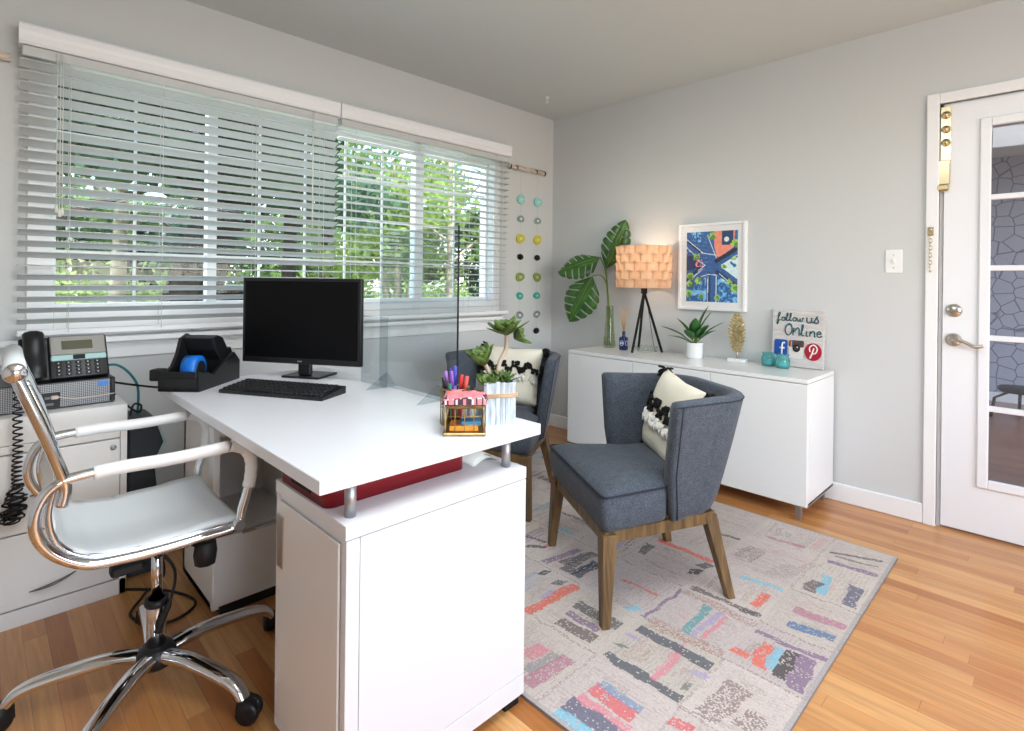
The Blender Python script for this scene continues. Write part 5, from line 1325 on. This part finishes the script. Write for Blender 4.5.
def disc(b, cu, cv, ru, rv, d, n=28, mi=0, th=0.002):
    tmp = bmesh.new()
    A = [tmp.verts.new(SP(cu + ru * math.cos(2 * PI * k / n), cv + rv * math.sin(2 * PI * k / n), d)) for k in range(n)]
    B = [tmp.verts.new(SP(cu + ru * math.cos(2 * PI * k / n), cv + rv * math.sin(2 * PI * k / n), d - th)) for k in range(n)]
    tmp.faces.new(A)
    for k in range(n): tmp.faces.new((A[k], A[(k + 1) % n], B[(k + 1) % n], B[k]))
    b.merge(tmp, mi)
def rr_plate(b, u0, u1, v0_, v1, ru, d, mi=0, th=0.002):
    P = rrect(u0, u1, v0_, v1, ru); tmp = bmesh.new()
    A = [tmp.verts.new(SP(u, v, d)) for u, v in P]; B = [tmp.verts.new(SP(u, v, d - th)) for u, v in P]; n = len(P)
    tmp.faces.new(A)
    for k in range(n): tmp.faces.new((A[k], A[(k + 1) % n], B[(k + 1) % n], B[k]))
    b.merge(tmp, mi)
M_fb = mat('emblem_blue', (28, 78, 160), 0.5); M_wp = mat('emblem_white', (240, 238, 236), 0.5); M_cr = mat('emblem_crimson', (172, 22, 46), 0.5)
M_cb = mat('camera_brown', (84, 66, 58), 0.6); M_cg = mat('camera_ivory', (222, 218, 212), 0.6)
b = MB(); rr_plate(b, 0.05, 0.32, 0.19, 0.46, 0.035, 0.003); strokes(b, [[(0.21, 0.20), (0.21, 0.33), (0.225, 0.40), (0.27, 0.405)], [(0.165, 0.315), (0.265, 0.315)]], 0.0048, 0.003, 1)
b.build('blue_emblem', [M_fb, M_wp], t)
b = MB(); rr_plate(b, 0.355, 0.64, 0.145, 0.46, 0.05, 0.003, 0); rr_plate(b, 0.352, 0.643, 0.345, 0.462, 0.03, 0.0045, 1); disc(b, 0.50, 0.325, 0.075, 0.066, 0.0055, mi=2); disc(b, 0.50, 0.325, 0.045, 0.040, 0.0065, mi=3); disc(b, 0.52, 0.345, 0.012, 0.011, 0.0075, mi=4)
for k, c in enumerate((5, 6, 7)): rr_plate(b, 0.375 + 0.016 * k, 0.389 + 0.016 * k, 0.35, 0.455, 0.002, 0.006, c)
disc(b, 0.585, 0.415, 0.018, 0.016, 0.006, mi=3)
b.build('camera_emblem', [M_cg, M_cb, mat('lens_black', (26, 24, 26), 0.3), mat('lens_grey', (62, 60, 66), 0.3), M_wp, mat('stripe_red', (190, 50, 50), 0.5), mat('stripe_yellow', (220, 180, 70), 0.5), mat('stripe_blue', (70, 130, 190), 0.5)], t)
b = MB(); disc(b, 0.82, 0.285, 0.165, 0.150, 0.003); strokes(b, [[(0.765, 0.285), (0.755, 0.36), (0.83, 0.405), (0.895, 0.35), (0.875, 0.275), (0.82, 0.255)], [(0.835, 0.35), (0.80, 0.25), (0.765, 0.175)]], 0.0038, 0.003, 1)
b.build('red_emblem', [M_cr, M_wp], t)

# ------------------------------------------------------------------ PICTURE
t = thing('framed_picture', 'white framed blue and orange aerial street painting hung above the sideboard', 'picture', (XD - 0.001, 1.552, 1.253))
PW, PH = 0.434, 0.545
b = MB(); fw = 0.016; dp = 0.034
for (a, c, e, g) in ((-PW / 2 + fw, PW / 2 - fw, PH / 2 - fw, PH / 2), (-PW / 2 + fw, PW / 2 - fw, -PH / 2, -PH / 2 + fw), (-PW / 2, -PW / 2 + fw, -PH / 2, PH / 2), (PW / 2 - fw, PW / 2, -PH / 2, PH / 2)): b.box(-dp, 0, a, c, e, g, 0.0015)
b.build('frame', M_trim, t)
b = MB(); b.box(-0.022, -0.004, -PW / 2 + fw, PW / 2 - fw, -PH / 2 + fw, PH / 2 - fw); b.build('mat_board', mat('mat_board_white', (240, 240, 240), 0.7), t)
aw, ah = 0.330, 0.440; gx, gy = 110, 146
yy, xx = np.mgrid[0:gy, 0:gx]; U = (xx + .5) / gx; V = (yy + .5) / gy     # U 0..1 left->right in view, V bottom->top
rs = np.random.default_rng(5)
art = np.zeros((gy, gx, 3)) + Lc(40, 84, 140)
def nz(s, seed):
    o_ = np.zeros((gy, gx))
    for i in range(gy):
        for j in range(gx): o_[i, j] = noise.noise(Vector((j / gx * s, i / gy * s * 1.33, seed)))
    return o_
n1, n2 = nz(9, 1.0), nz(22, 7.0)
def fill(m_, c, a=1.0):
    art[m_] = art[m_] * (1 - a) + Lc(*c) * a
def seg(u0, v0_, u1, v1, w):
    dx_, dy_ = (u1 - u0) * 0.75, v1 - v0_; L2 = dx_ * dx_ + dy_ * dy_; pu, pv = (U - u0) * 0.75, V - v0_
    tt = np.clip((pu * dx_ + pv * dy_) / L2, 0, 1); return np.hypot(pu - tt * dx_, pv - tt * dy_) < w
fill((n1 > 0.15) & (V < .42), (130, 190, 222), .85); fill((n2 > 0.18) & (V < .42), (70, 140, 190), .8); fill((V > .7) & (U < .38) & (n2 > 0.0), (110, 175, 215), .8); fill((V > .45) & (V < .66) & (U < .3), (30, 52, 92), .9)
fill((U > .72) & (V < .62) & (V > .3) & (n1 > -.2), (196, 222, 226), .9)
tri = (U > .48 + (1 - V) * .35) & (V > .63) & (U < .95 - (1 - V) * .1) ; fill(tri, (232, 130, 104), .95)
fill((U > .70) & (V > .80) & (U < .92), (28, 58, 92), 1); fill((np.hypot((U - .79) * .75, V - .88) < .035), (200, 224, 226), 1)
for (u0, v0_, u1, v1, w) in ((.5, .5, -.02, .95, .085), (.42, .5, .42, 1.02, .10), (.5, .5, .53, -.02, .085), (.45, .45, -.02, .20, .055), (.55, .5, 1.02, .75, .055), (.55, .5, 1.02, .25, .055), (.5, .52, .45, .52, .13)):
    fill(seg(u0, v0_, u1, v1, w), (44, 86, 142)); 
fill(seg(.6, .58, 1.02, .76, .028), (24, 34, 58)); fill(seg(.62, .42, 1.0, .22, .03), (24, 50, 92)); fill(seg(.30, .50, -.02, .28, .02), (22, 44, 88)); fill(seg(.46, .4, .46, 0, .02), (26, 58, 104)); fill(seg(.02, .86, .3, .70, .012), (24, 34, 60))
for (u0, v0_, u1, v1) in ((.42, .95, .6, .62), (.0, .9, .33, .70), (.0, .78, .24, .62), (.30, .36, .45, .39), (.45, .39, .62, .38), (.60, .38, .60, .0), (.44, .36, .43, 0), (.66, .40, .95, .22), (.7, .52, 1.0, .66), (.7, .50, .98, .34), (.0, .26, .32, .46), (.22, .60, .38, .52), (.38, .52, .24, .44), (.3, .70, .60, .66)): fill(seg(u0, v0_, u1, v1, .0055), (206, 222, 228), .85)
fill((n2 > .1) & (U > .18) & (U < .34) & (V > .5) & (V < .6), (226, 120, 130), .9)
for (cu, cv, r_) in ((.08, .36, .05), (.2, .64, .045), (.24, .3, .05), (.05, .12, .05), (.52, .93, .05), (.95, .82, .06), (.96, .2, .06), (.85, .28, .04), (.62, .06, .045), (.3, .08, .04), (.06, .25, .04), (.74, .5, .035), (.93, .62, .03)):
    fill((np.hypot((U - cu) * .75, V - cv) + n2 * .03 < r_), (150, 190, 60), .9)
    fill((np.hypot((U - cu - .02) * .75, V - cv + .01) + n1 * .05 < r_ * .6), (60, 110, 60), .8)
art *= (0.9 + 0.35 * np.clip(n2, -0.4, 0.4) + 0.1 * rs.random((gy, gx)))[..., None]; art = np.clip(art * 1.55 + 0.01, 0, 1)
o = color_grid('painting', gx, gy, aw, ah, art, attr_mat('painting_colours', 0.5))
o.parent = t
# local x (left->right in view) maps to -Y, local y to +Z, facing -X
o.matrix_local = Matrix(((0, 0, -1, -0.0225), (-1, 0, 0, aw / 2), (0, 1, 0, -ah / 2), (0, 0, 0, 1)))
b = MB(); b.box(-0.030, -0.0285, -PW / 2 + fw, PW / 2 - fw, -PH / 2 + fw, PH / 2 - fw); b.build('glazing', clear_mat('picture_glass', (255, 255, 255), 0.03), t)

# ------------------------------------------------------------------ AGATE STRIP
b = MB(); pts = [(2.765 + 0.405 * i / 14, 2.868 + 0.002 * math.sin(i), 1.990 + 0.004 * math.sin(i * 1.7)) for i in range(15)]
b.tube(pts, [0.0165 + 0.0015 * math.sin(i * 2.3) for i in range(15)], 12)
st = b.build('birch_branch', M_birch); tag(st, 'pale birch branch mounted on the wall right of the blinds', 'branch')
b = MB()
for x in (2.782, 2.85, 3.06, 3.155): b.tube([(x - 0.005, 2.868, 1.990), (x + 0.006, 2.868, 1.990)], 0.0188, 12, flat=(1, 1))
b2 = b.build('bark_patches', mat('dark_bark', (64, 46, 36), 0.9), st)
b = MB(); b.tube([(-0.06 + 0.148 * i / 6, 2.8725, 1.994 + 0.002 * math.sin(i)) for i in range(7)], [0.0175, 0.017, 0.016, 0.017, 0.016, 0.017, 0.016], 12)
tag(b.build('birch_branch', M_birch), 'short birch branch end on the wall left of the blinds', 'branch')
for cx in (2.917, 3.104):
    b = MB(); b.tube([(cx - 0.002, 2.8835, 1.98), (cx, 2.884, 0.72)], 0.0009, 4)
    tag(b.build('fishing_line', clear_mat('nylon_line', (252, 253, 254), 0.02, alpha=0.1)), 'thin clear line holding the %s column of agate slices' % ('left' if cx < 3 else 'right'), 'string', 'agate hanging lines')
cols_ = [('aqua', (150, 215, 208)), ('pale clear', (190, 212, 208)), ('yellow', (206, 196, 60)), ('black', (14, 14, 16)), ('olive green', (140, 156, 78)), ('teal', (60, 168, 148)), ('clear', (205, 208, 206)), ('black', (14, 14, 16))]
zs_ = [1.763, 1.617, 1.469, 1.331, 1.180, 1.038, 0.893, 0.765]
szs = [0.039, 0.031, 0.041, 0.032, 0.040, 0.032, 0.033, 0.033]
for r, ((nm, c), z, sr) in enumerate(zip(cols_, zs_, szs)):
    for ci, cx in enumerate((2.917, 3.104)):
        pos = ('beside the blinds' if ci == 0 else 'nearer the room corner')
        if nm == 'black': nm2 = 'black oval agate slice %s, %s' % ('between the yellow and green slices' if r == 3 else 'at the bottom of the hanging column', pos)
        else: nm2 = '%s agate slice hanging on the wall, %s' % (nm, pos)
        t = thing('agate_slice', nm2, 'agate slice', (cx, 2.8825, z), 0, 'hanging agate slices')
        random.seed(r * 7 + ci)
        n = 24; ph_ = random.uniform(0, 6); 
        def outl(k, s_): 
            a = 2 * PI * k / n; q = sr * s_ * (1 + 0.07 * math.sin(2 * a + ph_) + 0.05 * math.sin(3 * a + ph_ * 2)); return q * math.cos(a) * 1.08, q * math.sin(a) * 0.86
        if nm == 'black':
            b = MB(); b.sphere((0, 0, 0), sr, sc=(1.05, 0.22, 0.72), sub=3); b.build('slice', mat('agate_black', c, 0.12), t)
        else:
            base_m = mat('agate_' + nm.replace(' ', '_'), c, 0.2, var=0.1, vscale=60) if nm not in ('clear', 'pale clear') else clear_mat('agate_' + nm.replace(' ', '_'), (225, 235, 232), 0.08, alpha=0.22 if nm == 'clear' else 0.4, haze=c)
            b = MB(); rings = []
            for (s_, y) in ((0.35, -0.005), (0.97, -0.005), (1.0, -0.003), (1.0, 0.003), (0.35, 0.004)):
                rings.append([b.bm.verts.new((outl(k, s_)[0], y, outl(k, s_)[1])) for k in range(n)])
            for A, B in zip(rings, rings[1:]):
                for k in range(n): b.bm.faces.new((A[k], A[(k + 1) % n], B[(k + 1) % n], B[k]))
            b.build('slice', base_m, t)
            b = MB(); rings = []
            for (s_, y) in ((0.36, -0.0056), (0.05, -0.0052)): rings.append([b.bm.verts.new((outl(k, s_)[0], y, outl(k, s_)[1])) for k in range(n)])
            for k in range(n): b.bm.faces.new((rings[0][k], rings[0][(k + 1) % n], rings[1][(k + 1) % n], rings[1][k]))
            b.bm.faces.new(rings[1]); rim = tuple(min(255, int(v * 0.5 + 118)) for v in c)
            b.build('core', mat('agate_core_' + nm.replace(' ', '_'), rim, 0.25), t)
            if nm in ('clear', 'pale clear', 'aqua'):
                b = MB(); b.tube([(outl(k, 0.99)[0], -0.004, outl(k, 0.99)[1]) for k in range(n)], 0.0018, 5, closed=True); b.build('rim', mat('agate_rim_' + nm.replace(' ', '_'), tuple(int(v * 0.86) for v in c), 0.3), t)
# ceiling hook
b = MB(); b.lathe([(0.0, 0), (0.016, 0.0), (0.015, -0.006), (0.005, -0.010), (0.004, -0.022), (0, -0.023)], (2.84, 2.56, ZC), 14)
b.tube([(2.84 + 0.010 * math.sin(a * 0.5), 2.56, ZC - 0.033 - 0.010 * -math.cos(a * 0.5)) for a in range(11)], 0.0025, 6)
tag(b.build('ceiling_hook', mat('white_metal_hook', (238, 238, 236), 0.3)), 'small white metal hook screwed into the ceiling near the corner', 'hook')

# ------------------------------------------------------------------ OUTSIDE
G = -0.45
def lawn_mat():
    m = mat('lawn', (120, 140, 70), 0.95, var=0.35, vscale=0.8); return m
struct(MB().box(-40, 60, 3.2, 60, G - 0.2, G).build('lawn_outside', lawn_mat()))
struct(MB().box(-40, 60, 13.0, 17.5, G, G + 0.01).build('road_outside', mat('pale_road', (204, 196, 182), 0.9, var=0.08)))
M_bark = mat('tree_bark', (62, 54, 48), 0.95, bump=1, bscale=20, var=0.3, vscale=6); M_barkp = mat('pale_bark', (176, 160, 140), 0.9, var=0.25, vscale=5)
def leaf_mat(nm, c):
    m = mat(nm, c, 0.6, spec=0.3, var=0.35, vscale=1.2); nt = m.node_tree; b_ = nt.nodes['Principled BSDF']; out = [n for n in nt.nodes if n.type == 'OUTPUT_MATERIAL'][0]
    tr = nt.nodes.new('ShaderNodeBsdfTranslucent'); tr.inputs['Color'].default_value = lin(tuple(min(255, v + 40) for v in c)); mx = nt.nodes.new('ShaderNodeMixShader'); mx.inputs[0].default_value = 0.4
    nt.links.new(b_.outputs[0], mx.inputs[1]); nt.links.new(tr.outputs[0], mx.inputs[2]); nt.links.new(mx.outputs[0], out.inputs['Surface']); return m
M_lv = [leaf_mat('leaves_dark', (48, 74, 46)), leaf_mat('leaves_mid', (98, 126, 68)), leaf_mat('leaves_lime', (140, 164, 92)), leaf_mat('leaves_blue_green', (74, 104, 82))]
def tree(x, y, h, tr_r, lean, crown, nl, mi, label, pale=False, ls=0.13, multi=False, name='garden_tree'):
    t = thing(name, label, 'tree', (x, y, G), 0, 'trees outside the window')
    b = MB(); top = Vector((lean[0], lean[1], h)); rnd = random.Random(int(x * 100 + y))
    if multi:
        for k in range(6):
            a = k * 1.05; e = Vector((math.cos(a) * h * 0.28, math.sin(a) * h * 0.2, h * 0.85)); b.tube(spline([(0, 0, 0), Vector((e.x * .25, e.y * .25, h * .3)), Vector((e.x * .6, e.y * .6, h * .6)), e], 4), [tr_r * (1 - 0.8 * i / 12) for i in range(13)], 7)
    else:
        b.tube(spline([(0, 0, 0), top * 0.33 + Vector((0.05, 0, 0)), top * 0.66, top], 4), [tr_r * (1 - 0.65 * i / 12) for i in range(13)], 10)
        for k in range(7):
            s0 = top * (0.35 + 0.09 * k); a = k * 2.4; e = s0 + Vector((math.cos(a) * h * .28, math.sin(a) * h * .28, h * .16)); b.tube(spline([s0, s0.lerp(e, 0.5) + Vector((0, 0, .1)), e], 4), [tr_r * .35 * (1 - 0.75 * i / 8) for i in range(9)], 6)
    b.build('trunk', M_barkp if pale else M_bark, t)
    V = []; Fc = []
    for i in range(nl):
        cx_, cy_, cz_, rx_, ry_, rz_ = crown[rnd.randrange(len(crown))]
        while True:
            u = Vector((rnd.uniform(-1, 1), rnd.uniform(-1, 1), rnd.uniform(-1, 1)))
            if 0.25 < u.length < 1: break
        c = Vector((cx_ + u.x * rx_, cy_ + u.y * ry_, cz_ + u.z * rz_)); d = Vector((rnd.uniform(-1, 1), rnd.uniform(-1, 1), rnd.uniform(-1, .6))).normalized(); s_ = d.orthogonal().normalized(); s_.rotate(Matrix.Rotation(rnd.uniform(0, 6.28), 3, d)); l = ls * rnd.uniform(.6, 1.3)
        k = len(V); V += [c - d * l, c + s_ * l * .45, c + d * l, c - s_ * l * .45]; Fc.append((k, k + 1, k + 2, k + 3))
    me = bpy.data.meshes.new('foliage'); me.from_pydata([tuple(v) for v in V], [], Fc); me.materials.append(M_lv[mi])
    o = bpy.data.objects.new('foliage', me); COL.objects.link(o); o.parent = t
    return t
def blobs(n, R, z, rz, s, seed):
    r = random.Random(seed); return [(r.uniform(-R, R), r.uniform(-R, R), z + r.uniform(-rz, rz), s * r.uniform(.7, 1.2), s * r.uniform(.7, 1.2), s * .7 * r.uniform(.7, 1.2)) for _ in range(n)]
tree(0.62, 8.6, 5.5, 0.30, (-1.2, 0.2), blobs(6, 1.6, 5.0, .6, .9, 1), 1600, 0, 'dark leaning tree at the far left of the window view')
tree(1.89, 13.0, 7, 0.16, (0.2, 0), blobs(8, 2.0, 5.0, 1.2, 1.0, 2), 2600, 1, 'slim pale trunked tree beyond the road, left part of the window', pale=True)
tree(1.78, 9.4, 6.5, 0.26, (1.9, 0.3), blobs(10, 1.8, 4.0, 1.2, .95, 3), 3800, 0, 'dark tree leaning right behind the wide left pane')
tree(2.45, 10.3, 6.5, 0.25, (1.7, 0.2), blobs(9, 1.8, 4.2, 1.2, .95, 4), 3400, 3, 'dark tree leaning right next to the white window post')
tree(4.04, 10.05, 7, 0.15, (0.1, 0), blobs(8, 2.0, 4.2, 1.3, .9, 5), 2600, 3, 'straight grey trunk above the computer monitor')
tree(5.93, 12.4, 8, 0.17, (0.0, 0), blobs(9, 2.2, 4.6, 1.4, 1.0, 6), 3000, 2, 'straight grey trunk where the two blinds meet')
tree(6.62, 10.32, 4.6, 0.09, (0, 0), blobs(12, 1.5, 2.8, 0.9, .7, 7), 3600, 2, 'pale many stemmed tree with lime leaves in the right half of the window', pale=True, multi=True, ls=.09)
tree(7.2, 9.3, 5.5, 0.10, (0.05, 0), blobs(10, 1.5, 3.1, 1.1, .75, 8), 3400, 2, 'pale straight trunk with green crown behind the right pane', pale=True, ls=.09)
tree(9.6, 9.8, 5.5, 0.16, (0, 0), blobs(13, 1.4, 2.3, 1.6, .85, 9), 4600, 0, 'dark bushy evergreen at the right edge of the window view', ls=.11)
for i, (x, y, mi, lb) in enumerate(((-2.5, 22, 0, 'broad dark tree across the road, far left'), (2.0, 24.5, 1, 'mid green tree across the road behind the left sash'), (6.2, 25, 3, 'blue green tree across the road, behind the monitor'), (10.5, 24, 1, 'mid green tree across the road, centre of the window'), (14.5, 22.5, 2, 'lime green tree across the road behind the right blind'), (18.5, 19.5, 0, 'dark tree across the road, far right'), (23.5, 21, 3, 'blue green tree across the road, hidden behind the corner'))):
    tree(x, y, 7.0, 0.25, (0, 0), blobs(16, 2.4, 2.9, 1.6, 1.15, 20 + i), 2600, mi, lb, ls=.22)
for i, (x, y, w_, mi, lb) in enumerate(((3.2, 19.0, 2.2, 2, 'low lime hedge across the road on the left'), (8.6, 19.2, 2.6, 1, 'low green hedge across the road behind the monitor'), (14.6, 18.8, 2.6, 2, 'low lime hedge across the road on the right'))):
    rnd = random.Random(50 + i); V = []; Fc = []
    for _ in range(3800):
        c = Vector((rnd.uniform(-w_, w_), rnd.uniform(-.6, .6), abs(rnd.gauss(0, .5)) * 1.2 + .05)); d = Vector((rnd.uniform(-1, 1), rnd.uniform(-1, 1), rnd.uniform(-1, 1))).normalized(); s_ = d.orthogonal().normalized(); l = .13
        k = len(V); V += [c - d * l, c + s_ * l * .5, c + d * l, c - s_ * l * .5]; Fc.append((k, k + 1, k + 2, k + 3))
    me = bpy.data.meshes.new('hedge'); me.from_pydata([tuple(v) for v in V], [], Fc); me.materials.append(M_lv[mi]); o = bpy.data.objects.new('hedge', me); COL.objects.link(o); o.location = (x, y, G); tag(o, lb, 'hedge', 'hedges across the road')
# parked car
t = thing('parked_car', 'silver parked car on the road seen below the blind slats', 'car', (5.05, 15.2, G + 0.012), math.radians(4))
b = MB(); b.prism([(-2.1, 0.25), (2.1, 0.25), (2.15, 0.65), (1.95, 0.82), (1.15, 0.92), (0.55, 1.38), (-0.85, 1.42), (-1.6, 0.98), (-2.1, 0.88)], 'Y', -0.82, 0.82, bev=0.05); b.build('body', mat('car_silver', (198, 200, 204), 0.25, metal=0.3), t)
b = MB(); b.prism([(1.0, 0.94), (0.5, 1.33), (-0.8, 1.36), (-1.4, 0.98)], 'Y', -0.84, 0.84); b.build('windows', M_scr, t)
for x in (-1.35, 1.35):
    for y in (-0.80, 0.80):
        b = MB(); b.lathe([(0.0, -0.08), (0.18, -0.09), (0.20, -0.09), (0.31, -0.08), (0.32, 0.0), (0.31, 0.08), (0.0, 0.08)], (x, y, 0.32), 22, axis='Y'); b.build('wheel', M_rub, t)
# neighbour house far
t = thing('neighbour_house', 'pale house with grey roof behind the trees across the road', 'house', (1.5, 31, G))
b = MB(); b.box(-6, 6, -3, 3, 0, 3.0); b.build('walls', mat('house_cream', (214, 208, 196), 0.8), t)
b = MB(); b.prism([(-3.5, 2.95), (3.5, 2.95), (0, 4.8)], 'X', -6.5, 6.5); b.build('roof', mat('roof_grey', (120, 118, 116), 0.9), t)
for x in (-3.5, 0, 3.5):
    b = MB(); b.box(x - 0.6, x + 0.6, -3.03, -2.98, 0.9, 2.2); b.build('window', M_scr, t)

# ------------------------------------------------------------------ LIGHT
w = bpy.data.worlds.new('World'); S.world = w; w.use_nodes = True; nt = w.node_tree
bg = nt.nodes['Background']; sky = nt.nodes.new('ShaderNodeTexSky'); sky.sky_type = 'NISHITA'; sky.sun_disc = False; sky.sun_elevation = math.radians(48); sky.sun_rotation = math.radians(200); sky.air_density = 1.0; sky.dust_density = 1.2
nt.links.new(sky.outputs[0], bg.inputs['Color']); bg.inputs['Strength'].default_value = 0.75
sun = bpy.data.lights.new('sun', 'SUN'); sun.energy = 7.5; sun.angle = math.radians(1); sun.color = (1, 0.95, 0.86)
so = bpy.data.objects.new('sun', sun); COL.objects.link(so)
so.rotation_euler = Vector((0.25, 0.72, -0.85)).to_track_quat('-Z', 'Y').to_euler()
def area(name, loc, target, sx, sy, e, col=(1, 1, 1)):
    l = bpy.data.lights.new(name, 'AREA'); l.shape = 'RECTANGLE'; l.size = sx; l.size_y = sy; l.energy = e; l.color = col
    o = bpy.data.objects.new(name, l); COL.objects.link(o); o.location = loc
    o.rotation_euler = (Vector(target) - Vector(loc)).to_track_quat('-Z', 'Y').to_euler(); return o
area('front_window_daylight', ((FW[0] + FW[1]) / 2, YF - 0.02, 1.45), (2.3, 2.0, 1.1), 2.9, 1.4, 48, (0.90, 0.955, 1.0))
area('overhead_fill', (0.9, 0.5, ZC - 0.10), (0.9, 0.5, 0), 1.0, 1.0, 30, (0.93, 0.97, 1.0))  # added soft fill from above for the interior, no fixture hangs here
area('window_daylight', (1.43, YW + 0.30, 1.55), (1.43, 0, 0.9), 2.3, 1.0, 15, (0.88, 0.95, 1.0))
area('upward_fill', (0.6, 0.1, 2.0), (0.6, 0.1, 3), 0.7, 0.7, 15, (0.90, 0.97, 1.0))  # added unseen fill aimed up to brighten the ceiling, not a room lamp
area('hall_light', (5.4, -0.4, ZC - 0.05), (5.4, -0.4, 0), 1.2, 1.2, 22, (1, 0.98, 0.95))
# ------------------------------------------------------------------ CAMERA
cam = bpy.data.cameras.new('camera'); co = bpy.data.objects.new('camera', cam); COL.objects.link(co)
A = math.radians(45.5); Fv = Vector((math.cos(A), math.sin(A), 0)); Rv = Vector((math.sin(A), -math.cos(A), 0)); Zv = Vector((0, 0, 1)); rl = 0.0114
ix = Rv * math.cos(rl) + Zv * math.sin(rl)      # image right
iy = -Rv * math.sin(rl) + Zv * math.cos(rl)     # image up
Mx = Matrix((ix, iy, -Fv)).transposed().to_4x4(); Mx.translation = Vector((0, 0, 1.152)); co.matrix_world = Mx
cam.sensor_width = 36; cam.lens = 545.0 / 1024 * 36; cam.shift_x = 0.0; cam.shift_y = -(365.5 - 280.6) / 1024; cam.clip_start = 0.02; cam.clip_end = 300
S.camera = co
S.view_settings.view_transform = 'Standard'; S.view_settings.look = 'None'; S.view_settings.gamma = 1; S.view_settings.exposure = 0.0; S.view_settings.use_curve_mapping = False
